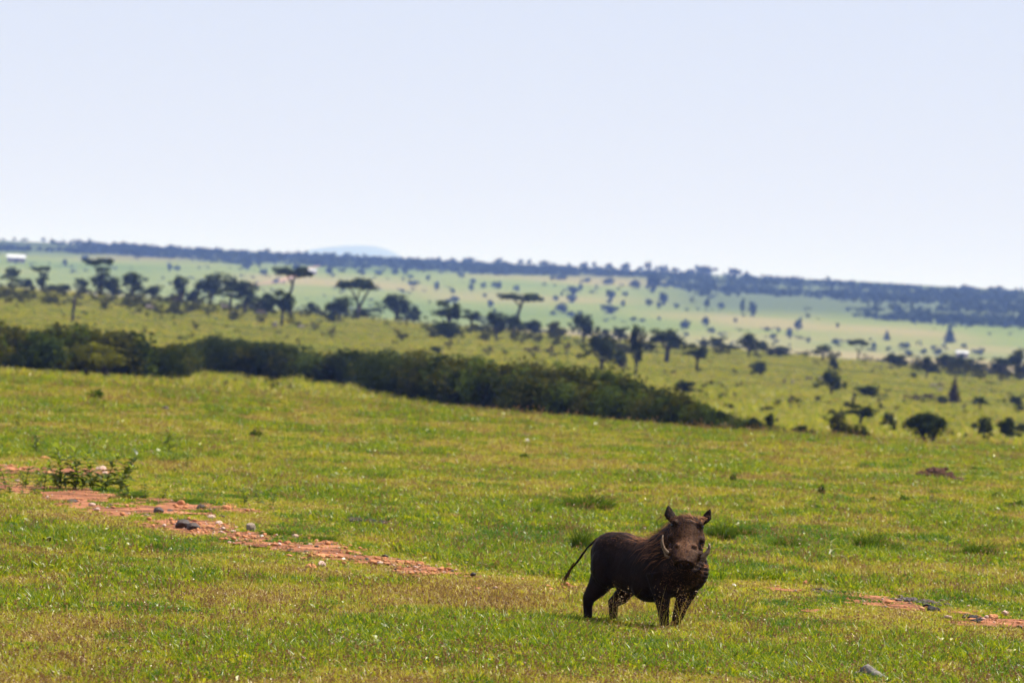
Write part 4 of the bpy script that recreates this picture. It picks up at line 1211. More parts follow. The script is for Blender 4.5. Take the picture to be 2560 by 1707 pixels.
def weathered_log():
    p = hit(2152, 1712); k = p.y / FPX
    e_scale = .88
    mt = simple_mat('weathered_wood', [(.25, (.04, .034, .03)), (.5, (.17, .15, .13)), (.75, (.30, .27, .24))], 22, .9, .9, .01, .15, 8)
    e = empty('weathered_log', p, 0, 'weathered grey log end poking out of the grass at the bottom edge', 'log')
    e.scale = (e_scale,) * 3
    mb = MB()
    pts = [(0, .03, .10), (.04, 0, .115), (.09, -.05, .075), (.15, -.12, .03), (.22, -.2, -.02)]
    b0 = 0
    mb.tube(pts, [.018, .034, .04, .045, .045], 12)
    mb.v = [(x + (float(vnoise(x * 60, y * 60 + z * 40, 3)) - .5) * .012, y, z + (float(vnoise(x * 50 + 9, y * 50, 5)) - .5) * .014) for x, y, z in mb.v]
    obj('trunk', mb.mesh('trunk', mt), e)
    for i, (q, r) in enumerate([([(0, .02, .1), (-.05, -.02, .07), (-.11, -.03, .0)], .012), ([(.02, 0, .1), (-.03, -.06, .05), (-.06, -.1, -.01)], .010), ([(0, .03, .1), (-.07, .03, .06), (-.15, .02, -.01)], .009), ([(.06, -.02, .09), (.05, -.1, .04), (.04, -.14, -.01)], .008)]):
        mb = MB(); mb.tube(q, [r, r * .8, r * .4], 6); obj('root', mb.mesh('root', mt), e)
weathered_log()

# ------------------------------------------------------------------ weeds: a stem with single leaves
def leaf_shape(name, mat, wid=.26, droop=.35, n=6):
    V, Fq = [], []
    for i in range(n + 1):
        t = i / n; w = wid * .5 * math.sin(math.pi * min(1, t * .97 + .03)) ** .8 * (1 - .25 * t) if 0 < i < n else (.012 if i == 0 else .002)
        z = .18 * t - droop * t * t
        V += [(t, -w, z + w * .35), (t, 0, z), (t, w, z + w * .35)]
    for i in range(n):
        a = i * 3; Fq += [(a, a + 3, a + 4, a + 1), (a + 1, a + 4, a + 5, a + 2)]
    me = mesh_from(name, V, Fq, mat, True)
    at = me.attributes.new('var', 'FLOAT', 'FACE'); at.data.foreach_set('value', np.full(len(Fq), .5, np.float32))
    return me
LEAF = dict(n=[leaf_shape('leaf', M_WEED, .34, .4), leaf_shape('leaf', M_WEED, .42, .65)], p=[leaf_shape('leaf', M_WEED_PALE, .22, .75), leaf_shape('leaf', M_WEED_PALE, .26, .9)],
            u=[leaf_shape('leaf', M_WEED, .26, .1)], r=[leaf_shape('leaf', leaf_mat('dark_round_leaf', (.008, .014, .006), (.02, .03, .01), (.02, .04, .01), .1), .62, .3)])

def weed(x, y, hpx, nodes, per, leaf, label, cat='weed', ll=.5, lean=.06, stems=1, spread=1.4):
    p = hit(x, y); k = p.y / FPX; H = hpx * k * 1.05
    e = empty('weed', p, 0, label, cat, 'weeds in the near grass')
    r = random.Random(int(x * 7 + y))
    for s in range(stems):
        off = Vector(((s - (stems - 1) / 2) * spread * H / max(1, stems - 1) if stems > 1 else 0, r.uniform(-.1, .1) * H, 0))
        hh = H * (1 if s == 0 or stems == 1 else r.uniform(.6, 1))
        ln = Vector((r.uniform(-lean, lean) * hh * (1 if stems == 1 else 3) + off.x * .35, r.uniform(-lean, lean) * hh * 2, 0))
        pts = [off + ln * (t * t) + Vector((0, 0, hh * t * .93)) - Vector((0, 0, .01)) for t in (0, .33, .66, 1)]
        mb = MB(); rr = max(.004, .018 * hh); mb.tube(pts, [rr, rr * .8, rr * .65, rr * .4], 6)
        obj('stem', mb.mesh('stem', M_STEM), e)
        for j in range(nodes):
            t = .06 + .94 * (j + 1) / nodes
            i = min(2, int(t * 3)); q = pts[i].lerp(pts[i + 1], t * 3 - i)
            a0 = r.uniform(0, 6.28)
            for c in range(per):
                lf = obj('leaf', r.choice(LEAF[leaf]), e, q)
                L = hh * ll * r.uniform(.7, 1.25) * (1.3 - .5 * t)
                lf.scale = (L, L, L)
                lf.rotation_euler = (r.uniform(-.4, .4), -r.uniform(.1, .7) - .5 * (t > .9), a0 + c * 6.28 / per + r.uniform(-.4, .4))
    return e
WEEDS = [
 (40, 1238, 62, 4, 3, 'n', 'leafy weed at the left edge growing out of the red path', 3), (62, 1226, 66, 4, 3, 'n', 'tall dark weed second from the left edge on the path', 2),
 (96, 1220, 50, 4, 3, 'n', 'low weed between the left edge weeds and the tall weed clump', 2), (146, 1216, 56, 4, 3, 'n', 'leafy weed just left of the tall weed clump', 2),
 (186, 1226, 58, 4, 3, 'n', 'weed at the left foot of the tall weed clump', 2), (226, 1228, 100, 6, 3, 'n', 'tallest weed of the big clump above the red path', 4),
 (255, 1232, 66, 4, 3, 'n', 'bushy weed at the right foot of the tall weed clump', 2), (364, 1250, 58, 4, 4, 'n', 'round topped leafy weed on the grass bank right of the tall clump', 2),
 (91, 1139, 64, 4, 3, 'n', 'thin weed with flat spreading leaves above the left weeds', 1), (46, 1072, 36, 4, 3, 'n', 'small weed high up at the left edge', 1),
 (422, 1139, 68, 7, 2, 'n', 'thin upright weed stem alone on the slope at the left', 1), (466, 1176, 42, 3, 3, 'n', 'weed with long drooping side leaves left of the middle of the slope', 1),
 (544, 1153, 42, 3, 2, 'n', 'thin forked weed right of the drooping weed', 1), (810, 1102, 32, 3, 3, 'n', 'dark star shaped weed on the slope below the bushes', 1),
 (838, 1145, 32, 2, 3, 'n', 'dark leaning weed below the dark star shaped weed', 1), (646, 1266, 48, 4, 3, 'n', 'leafy weed where the bare soil ends at the top', 2),
 (134, 1368, 46, 2, 2, 'p', 'weed with pale curved leaves in the near grass at the left', 1), (1152, 1268, 22, 3, 3, 'n', 'dark little weed right of the yellow leaf in the middle', 1),
 (2078, 1408, 52, 3, 3, 'p', 'pale wilted weed with arching leaves right of the warthog', 1), (2368, 1384, 58, 2, 2, 'u', 'upright weed with a forked pair of leaves at the right', 1),
 (1876, 1256, 24, 1, 1, 'p', 'curved pale twig in the grass above and right of the warthog', 1), (684, 1042, 16, 3, 3, 'n', 'small dark weed high on the slope below the thicket', 1),
 (828, 1018, 26, 3, 3, 'n', 'small weed on the crest below the thicket', 1), (1748, 1154, 22, 2, 3, 'n', 'flat dark weed on the slope above the warthog ears', 1),
 (504, 1258, 26, 3, 3, 'n', 'small weed on the grass bank at the top of the path', 1),
]
for x, y, h, nd, per, lf, lab, st in WEEDS:
    if lf == 'n': nd, per = nd + 2, per + 1
    weed(x, y, h, nd, per, lf, lab, stems=st + (1 if lf == 'n' and st > 1 else 0), ll=.62 if lf in 'pu' else .36)
def big_dark_leaf():
    p = hit(115, 1368); k = p.y / FPX
    e = empty('weed', p, 0, 'dark round leaf standing upright in the near grass at the left', 'weed', 'weeds in the near grass')
    for a, s, z in ((.2, 26, 0), (2.9, 20, 4)):
        l = obj('leaf', LEAF['r'][0], e, (0, 0, z * k)); l.scale = (s * k * 1.1,) * 3; l.rotation_euler = (1.2, -1.2, a)
big_dark_leaf()
def yellow_leaf():
    p = hit(1118, 1248); k = p.y / FPX
    e = empty('weed', p, 0, 'yellow withered leaf on a short stalk in the middle of the slope', 'weed', 'weeds in the near grass')
    mb = MB(); mb.tube([(0, 0, -.01), (.004, 0, 12 * k)], [.004, .003], 6); obj('stem', mb.mesh('stem', M_STEM), e)
    for a, s in ((.3, 17), (2.2, 13), (4.4, 14)):
        l = obj('leaf', LEAF['p'][0], e, (0, 0, 11 * k)); l.scale = (s * k, s * k * 2.2, s * k); l.rotation_euler = (.3, -.9, a)
yellow_leaf()

# dark grass tussocks and tufts
def blades(n, rad, hmin, hmax, width, lean, rs, segs=2, dome=False):
    """curved blades: V, F(quads), var"""
    a = rs.uniform(0, 2 * math.pi, n); r = rad * np.sqrt(rs.uniform(0, 1, n))
    bx, by = r * np.cos(a), r * np.sin(a)
    h = rs.uniform(hmin, hmax, n)
    if dome: h = h * (1 - .55 * (r / rad) ** 2)
    la = a + rs.normal(0, .9, n); le = h * rs.uniform(.1, lean, n)
    fa = rs.uniform(0, math.pi, n); wx, wy = np.cos(fa) * width * .5, np.sin(fa) * width * .5
    rows = []
    for s in range(segs + 1):
        t = s / segs; w = 1 - .85 * t * t
        cx = bx + np.cos(la) * le * t * t; cy = by + np.sin(la) * le * t * t; cz = h * t * (1 - .18 * t * lean)
        rows.append(np.stack([np.stack([cx - wx * w, cy - wy * w, cz], 1), np.stack([cx + wx * w, cy + wy * w, cz], 1)], 1))
    V = np.stack(rows, 1).reshape(n, -1, 3)
    k = 2 * (segs + 1)
    q = []
    for s in range(segs): q.append(np.array([2 * s, 2 * s + 1, 2 * s + 3, 2 * s + 2]))
    Fq = (np.arange(n)[:, None, None] * k + np.stack(q)[None]).reshape(-1, 4)
    return V.reshape(-1, 3), Fq, np.repeat(rs.uniform(0, 1, n), segs)

def blade_mesh(name, parts, mat):
    Vs, Fs, vs, n0 = [], [], [], 0
    for V, Fq, var in parts:
        Vs.append(V); Fs.append(Fq + n0); vs.append(var); n0 += len(V)
    me = quick_mesh(name, np.concatenate(Vs), np.concatenate(Fs), mat)
    at = me.attributes.new('var', 'FLOAT', 'FACE'); at.data.foreach_set('value', np.concatenate(vs).astype(np.float32))
    return me
M_TUSSOCK = leaf_mat('tussock_blades', (.018, .034, .006), (.07, .11, .012), (.13, .20, .012), .35, .0, .25)
rs0 = np.random.default_rng(77)
TUSS = [blade_mesh('grass_tussock', [blades(650, .5, .45, 1.0, .03, .9, rs0, 2, True), leaf_cloud([(0, 0, .2, .42, .42, .3)], 120, .06, rs0)], M_TUSSOCK) for _ in range(2)]
TUFTM = [blade_mesh('leafy_tuft', [blades(120, .3, .4, 1.0, .05, .9, rs0, 2, True), leaf_cloud([(0, 0, .4, .36, .36, .36), (.2, 0, .5, .2, .2, .3)], 160, .10, rs0)], M_TUSSOCK) for _ in range(2)]
TUSSOCKS = [
 (1468, 1278, 120, 42, 0, 'big dark green grass hummock behind the back of the warthog'), (1452, 1385, 46, 66, 0, 'tall dim grass tuft right behind the tail of the warthog'),
 (1800, 1352, 66, 46, 0, 'dark green tussock touching the right cheek of the warthog'), (1860, 1345, 54, 30, 0, 'dark tussock just right of the one beside the warthog'),
 (1966, 1373, 70, 30, 0, 'flat green tussock left of the pale wilted weed'), (2172, 1376, 70, 44, 0, 'shaggy tussock right of the pale wilted weed'), (2222, 1386, 74, 34, 0, 'low green tussock between the shaggy one and the forked weed'),
 (2450, 1396, 76, 42, 0, 'dark round tussock right of the forked weed'), (2378, 1390, 50, 18, 0, 'low dark tuft at the foot of the forked weed'),
 (640, 1096, 44, 26, 1, 'dark green leafy tuft on the slope at the left'), (238, 1000, 54, 30, 1, 'dark spiky tuft below the yellow green bush'), (120, 974, 26, 12, 1, 'small dark tuft on the crest at the far left'),
 (60, 988, 26, 10, 1, 'flat dark tuft on the crest left of the spiky tuft'), (2053, 1238, 26, 30, 1, 'upright dark tuft left of the brown mound'), (2259, 1264, 30, 28, 1, 'dark tuft below the brown mound'),
 (2332, 1268, 36, 20, 1, 'low tuft right of the dark tuft below the brown mound'), (2486, 1252, 26, 22, 1, 'pale green tuft right of the brown mound'), (2536, 1274, 66, 24, 1, 'long dark tuft at the right edge below the mound'),
 (1598, 1194, 24, 24, 1, 'left one of two dim tufts above the back of the warthog'), (1624, 1198, 22, 18, 1, 'right one of two dim tufts above the back of the warthog'), (1832, 1208, 24, 26, 1, 'dim tuft high above the right ear of the warthog'),
 (1805, 1152, 22, 12, 1, 'faint flat tuft high on the slope right of the middle'), (1680, 1172, 22, 16, 1, 'tiny pair of tufts on the slope above the warthog head'), (1310, 1148, 34, 18, 1, 'dim tuft on the slope right of the middle white stone'),
 (2250, 1178, 0, 0, 1, ''), (2434, 1178, 30, 14, 1, 'dull reddish tuft right of the brown mound'), (2180, 1256, 26, 16, 1, 'faint tuft between the upright tuft and the dark tuft'), (885, 1012, 40, 22, 1, 'leafy weed patch on the crest in front of the thicket'),
 (1962, 1216, 24, 14, 1, 'faint dark tuft left of the upright dark tuft'), (1330, 1292, 60, 26, 0, 'lush green tussock left of the big hummock'), (1390, 1330, 60, 22, 0, 'lush leafy clump above the tail of the warthog'),
 (960, 1296, 70, 18, 0, 'lush green clump above the strip of black soil'), (330, 1246, 70, 18, 0, 'dark grass bank at the foot of the round topped weed'), (470, 1258, 70, 14, 0, 'dark grass bank along the upper edge of the path'),
 (700, 1340, 90, 16, 0, 'dark green bank of grass over the rubble'), (800, 1352, 80, 14, 0, 'dark green bank of grass right of the rubble'),
]
for x, y, w, h, kd, label in TUSSOCKS:
    if not w: continue
    p = hit(x, y); k = p.y / FPX
    o = obj('grass_tussock' if kd == 0 else 'grass_tuft', random.choice(TUSS if kd == 0 else TUFTM), None, p)
    o.scale = (w * k, w * k, h * k * (1.5 if kd == 0 else 1.15)); o.rotation_euler = (0, 0, random.uniform(0, 6.28))
    tag(o, label, 'grass', 'dark grass tussocks and tufts')

# pink flower
def flower():
    p = hit(675, 1583); k = p.y / FPX
    mt = simple_mat('pink_petals', [(.3, (.55, .12, .40)), (.7, (.75, .30, .60))], 30, .6, 0, .01)
    e = empty('flower', p, 0, 'single tiny pink flower in the near grass', 'flower')
    mb = MB(); mb.tube([(0, 0, 0), (.004, 0, .05), (0, 0, .085)], [.002, .002, .0015], 5); obj('stem', mb.mesh('stem', M_STEM), e)
    pm = leaf_shape('petal', mt, .6, .2, 3)
    for j in range(6):
        q = obj('petal', pm, e, (0, 0, .085)); q.scale = (.014,) * 3; q.rotation_euler = (0, -.5, j * 1.047)
flower()

# ------------------------------------------------------------------ the grass
def gn_scatter(o, protos):
    """instances of the unlinked prototype meshes on this object's points, by the point attributes kind, scale, rot"""
    c = bpy.data.collections.new(o.name + '_kinds')
    for i, me in enumerate(protos):
        q = bpy.data.objects.new(f'{o.name}_kind_{i:02d}', me); c.objects.link(q)
    ng = bpy.data.node_groups.new(o.name + '_scatter', 'GeometryNodeTree')
    ng.interface.new_socket('Geometry', in_out='INPUT', socket_type='NodeSocketGeometry')
    ng.interface.new_socket('Geometry', in_out='OUTPUT', socket_type='NodeSocketGeometry')
    gi = ng.nodes.new('NodeGroupInput'); go = ng.nodes.new('NodeGroupOutput')
    m2p = ng.nodes.new('GeometryNodeMeshToPoints')
    iop = ng.nodes.new('GeometryNodeInstanceOnPoints'); iop.inputs['Pick Instance'].default_value = True
    ci = ng.nodes.new('GeometryNodeCollectionInfo'); ci.inputs['Collection'].default_value = c
    ci.inputs['Separate Children'].default_value = True; ci.inputs['Reset Children'].default_value = True
    def attr(n, t):
        a = ng.nodes.new('GeometryNodeInputNamedAttribute'); a.data_type = t; a.inputs['Name'].default_value = n; return a.outputs[0]
    L = ng.links.new
    L(gi.outputs[0], m2p.inputs[0]); L(m2p.outputs[0], iop.inputs['Points']); L(ci.outputs[0], iop.inputs['Instance'])
    L(attr('kind', 'INT'), iop.inputs['Instance Index']); L(attr('scale', 'FLOAT_VECTOR'), iop.inputs['Scale']); L(attr('rot', 'FLOAT_VECTOR'), iop.inputs['Rotation'])
    L(iop.outputs[0], go.inputs[0])
    md = o.modifiers.new('scatter', 'NODES'); md.node_group = ng

def points_obj(name, P, kind, scale, rot, tint):
    me = bpy.data.meshes.new(name)
    me.vertices.add(len(P)); me.vertices.foreach_set('co', np.asarray(P, np.float32).ravel())
    for n, t, v in (('kind', 'INT', kind.astype(np.int32)), ('tint', 'FLOAT', tint.astype(np.float32))):
        me.attributes.new(n, t, 'POINT').data.foreach_set('value', v)
    for n, v in (('scale', scale), ('rot', rot)):
        me.attributes.new(n, 'FLOAT_VECTOR', 'POINT').data.foreach_set('vector', v.astype(np.float32).ravel())
    return obj(name, me)

def grass_kinds():
    rs = np.random.default_rng(88); out = []
    for i in range(4):   # 0-3 short turf
        out.append(blade_mesh('turf', [blades(24, .085, .02, .06, .007, .9, rs)], M_GRASS))
    for i in range(2):   # 4-5 longer blades
        out.append(blade_mesh('long_blades', [blades(16, .045, .05, .105, .0075, .8, rs, 3)], M_GRASS))
    for i in range(2):   # 6-7 seed stalks
        st = blades(5, .06, .08, .17, .003, .6, rs, 3)
        tops = []
        V = st[0].reshape(5, -1, 3)
        for k in range(5):
            t = V[k, -1]
            hd = leaf_cloud([(t[0], t[1], t[2], .006, .006, .022)], 10, .006, rs)
            tops.append((hd[0], hd[1], np.zeros(len(hd[2]))))
        out.append(blade_mesh('seed_stalks', [st] + tops, M_GRASS))
    TUSS_I = 11
    for i in range(2):   # 8-9 leafy ground cover
        out.append(blade_mesh('clover', [leaf_cloud([(0, 0, .02, .09, .09, .03)], 40, .014, rs, .8), blades(8, .08, .03, .08, .005, .8, rs)], M_GRASS))
    # 10 airy panicle: thin stalk, dots of seed spread widely
    parts = [blades(6, .03, .18, .34, .002, .5, rs, 3)]
    c = leaf_cloud([(0, 0, .22, .09, .09, .13)], 46, .0052, rs, 0, .6); parts.append((c[0], c[1], np.zeros(46)))
    out.append(blade_mesh('panicle', parts, M_GRASS))
    for i in range(2):   # 11-12 dense dark tufts
        out.append(blade_mesh('dense_tuft', [blades(70, .13, .05, .15, .009, .8, rs, 3, True), leaf_cloud([(0, 0, .04, .11, .11, .05)], 24, .022, rs)], M_GRASS))
    return out

LUSH = [(1440, 1310, 170, 50, .34), (1330, 1300, 120, 40, .3), (960, 1290, 130, 26, .3), (700, 1340, 170, 24, .34), (330, 1244, 110, 16, .3), (480, 1262, 110, 12, .3), (2180, 1380, 160, 40, .22), (300, 1520, 180, 50, .2),
        (1980, 1370, 90, 30, .25), (1820, 1350, 70, 40, .25), (2080, 1600, 160, 50, .15), (1960, 1570, 120, 40, .18), (700, 1480, 0, 0, 0), (1130, 1380, 130, 40, .12), (1640, 1610, 90, 30, .12), (2480, 1640, 120, 50, .12)]
DRY = [(1150, 1490, 180, 60, .22), (60, 1450, 140, 50, .28), (180, 1620, 160, 50, .16), (1900, 1500, 160, 40, .22), (2350, 1600, 160, 40, .14), (1250, 1440, 160, 30, .28), (1580, 1460, 60, 40, .15), (2100, 1440, 120, 26, .16), (1330, 1620, 180, 40, .1),
       (1700, 1510, 160, 34, .16), (900, 1560, 200, 60, .08)]

def patch_world(lst):
    """patches given by photo pixels, as ellipses on the ground"""
    out = []
    for x, y, w, h, a in lst:
        if not w: continue
        c = hit(x, y); e = hit(x + w, y); f = hit(x, y - h)
        out.append((c.x, c.y, abs(e.x - c.x) + .01, abs(f.y - c.y) + .3, a))
    return out

def build_grass():
    rs = np.random.default_rng(99)
    n = 330000
    # even density near, thinning with distance
    y = 26 * (150 / 26) ** rs.uniform(0, 1, n)
    hw = y * 1280 / FPX * 1.22 + .7
    x = rs.uniform(-1, 1, n) * hw
    keep = rs.uniform(0, 1, n) < np.clip(1.0 * (34 / y) ** .25, 0, 1)
    x, y = x[keep], y[keep]
    P2 = np.stack([x, y], 1)
    bare = soil_soft(P2)
    big = fbm(x / 2.2 + 11, y / 4.5 + 5, 51, 3); med = fbm(x * 1.6 + 3, y * .8 + 9, 52, 3); sml = fbm(x * 6 + 1, y * 3 + 2, 53, 2)
    c2 = fbm(x * 2.4 + 60, y * 1.0 + 60, 59, 2)
    tint = .485 + (c2 - .5) * .8 + (big - .5) * .9 + (med - .5) * .6 + (sml - .5) * .45 + rs.normal(0, .15, len(x))
    for cx, cy, a, b, amt in patch_world(LUSH): tint += 1.35 * amt * np.exp(-((x - cx) / a) ** 2 - ((y - cy) / b) ** 2)
    for cx, cy, a, b, amt in patch_world(DRY): tint -= .85 * amt * np.exp(-((x - cx) / a) ** 2 - ((y - cy) / b) ** 2)
    tint -= .12 * np.clip((y - 85) / 40, 0, 1)
    keep = rs.uniform(0, 1, len(x)) > bare * 1.15 - .02
    worn = fbm(x * 2.2 + 40, y * 1.1 + 40, 57, 3) * .6 + rs.uniform(0, 1, len(x)) * .4     # gaps
    keep &= worn < .74
    x, y, tint, med, sml = x[keep], y[keep], np.clip(tint[keep], .02, .98), med[keep], np.clip(.5 * sml[keep] + .7 * c2[keep] - .1, 0, 1)
    m = len(x)
    PN = in_poly(np.stack([x, y], 1), PATH_NEAR) | in_poly(np.stack([x, y], 1), PATH_NEAR_RIGHT)
    t = rs.uniform(0, 1, m)
    kind = rs.integers(0, 4, m)
    longp = np.clip((fbm(x / 1.3 + 70, y / 2.2 + 20, 58, 2) - .45) * 1.6, .02, .5)
    kind = np.where(t < longp, rs.integers(4, 6, m), kind)
    lush = (tint > .66) & (rs.uniform(0, 1, m) < .45)
    kind = np.where(lush, rs.integers(8, 10, m), kind)
    tuft = (rs.uniform(0, 1, m) < np.clip((fbm(x / 1.8 + 33, y / 3 + 12, 66, 3) - .52) * 1.5, 0, .36)) & ~PN
    kind = np.where(tuft, rs.integers(11, 13, m), kind)
    tint = np.where(tuft, np.clip(rs.normal(.86, .14, m), .45, 1), tint)
    stalk = rs.uniform(0, 1, m) < .045
    kind = np.where(stalk, rs.integers(6, 8, m), kind)
    tint = np.where(stalk, rs.uniform(0, .3, m), tint)
    s = (1 + np.clip((y - 40) / 130, 0, .8)) * rs.uniform(.7, 1.25, m)
    sz = (.55 + s * .3) * (.55 + .9 * np.clip(sml, 0, 1)) * (1 + .5 * np.clip((y - 85) / 40, 0, 1))
    sz = np.where(PN, sz * .62, sz)
    hog = np.exp(-((x - .97) / .55) ** 2 - ((y - 39.6) / 1.1) ** 2)
    sz = sz * (1 - .55 * hog)
    # the animal's own standing place is trodden
    P = np.stack([x, y, terrain(x, y) - .004], 1)
    scale = np.stack([s, s, sz], 1)
    rot = np.stack([rs.normal(0, .1, m), rs.normal(0, .1, m), rs.uniform(0, 6.28, m)], 1)
    # airy panicles in front of the animal's legs
    pn = 20
    px = np.concatenate([rs.normal(1.24, .09, 13), rs.normal(.86, .12, 7)]); py = rs.uniform(39.0, 39.6, pn)
    P = np.concatenate([P, np.stack([px, py, terrain(px, py)], 1)])
    kind = np.concatenate([kind, np.full(pn, 10)]); q = rs.uniform(.6, 1.1, pn)
    scale = np.concatenate([scale, np.stack([q, q, q], 1)]); rot = np.concatenate([rot, np.stack([rs.normal(0, .12, pn), rs.normal(0, .12, pn), rs.uniform(0, 6.28, pn)], 1)])
    tint = np.concatenate([tint, rs.uniform(.02, .3, pn)])
    o = points_obj('grass', P, kind, scale, rot, tint)
    gn_scatter(o, grass_kinds())
    tag(o, 'short sunlit savanna grass, yellow green with dry patches', 'grass', None, 'stuff')
build_grass()

def mid_grass():
    """coarse grass on the slopes beyond the crest"""
    rs = np.random.default_rng(123); n = 26000
    y = 150 * (900 / 150) ** rs.uniform(0, 1, n); x = rs.uniform(-1, 1, n) * (y * 1280 / FPX * 1.2 + 2)
    g = fbm(x / 12, y / 30, 63, 3); k = g + rs.uniform(-.2, .2, n) > .45
    x, y = x[k], y[k]; m = len(x)
    kinds = [blade_mesh('coarse_grass', [blades(24, .6, .12, .38, .05, .9, rs)], M_GRASS) for _ in range(3)]
    s = rs.uniform(.6, 1.5, m)
    o = points_obj('coarse_grass', np.stack([x, y, terrain(x, y) - .01], 1), rs.integers(0, 3, m), np.stack([s, s, s * .9], 1), np.stack([s * 0, s * 0, rs.uniform(0, 6.28, m)], 1), np.clip(rs.normal(.45, .12, m), 0, 1))
    gn_scatter(o, kinds)
    tag(o, 'coarse olive grass on the slopes beyond the near crest', 'grass', None, 'stuff')
mid_grass()

# ------------------------------------------------------------------ the warthog
def fur_mat():
    mt, nt, out = new_mat('warthog_hide')
    n1 = noise_node(nt, 6, 4); n2 = noise_node(nt, 70, 3)
    c = ramp(nt, n1.outputs['Fac'], [(.3, (.005, .0026, .0016)), (.55, (.013, .006, .0036)), (.75, (.03, .014, .008))])
    c = mixc(nt, mapr(nt, n2.outputs['Fac'], .4, .7, 0, .6), c, (.014, .007, .004))
    pa = N(nt, 'ShaderNodeAttribute', attribute_name='pale'); c = mixc(nt, pa.outputs['Fac'], c, ramp(nt, n2.outputs['Fac'], [(.35, (.05, .024, .013)), (.65, (.20, .10, .055))]))  # paler mud-brown skin, lightened so mid-face and muzzle look sunlit
    p = N(nt, 'ShaderNodeBsdfPrincipled'); nt.links.new(c, p.inputs['Base Color'])
    p.inputs['Roughness'].default_value = .6; p.inputs['Specular IOR Level'].default_value = .06
    nt.links.new(bump(nt, n2.outputs['Fac'], .7, .006), p.inputs['Normal'])
    nt.links.new(p.outputs[0], out.inputs[0]); return mt
def hair_mat(name, a, b):
    mt, nt, out = new_mat(name)
    at = N(nt, 'ShaderNodeAttribute', attribute_name='var')
    p = N(nt, 'ShaderNodeBsdfPrincipled'); nt.links.new(ramp(nt, at.outputs['Fac'], [(0, a), (1, b)]), p.inputs['Base Color'])
    p.inputs['Roughness'].default_value = .5; p.inputs['Specular IOR Level'].default_value = .08
    nt.links.new(p.outputs[0], out.inputs[0]); return mt

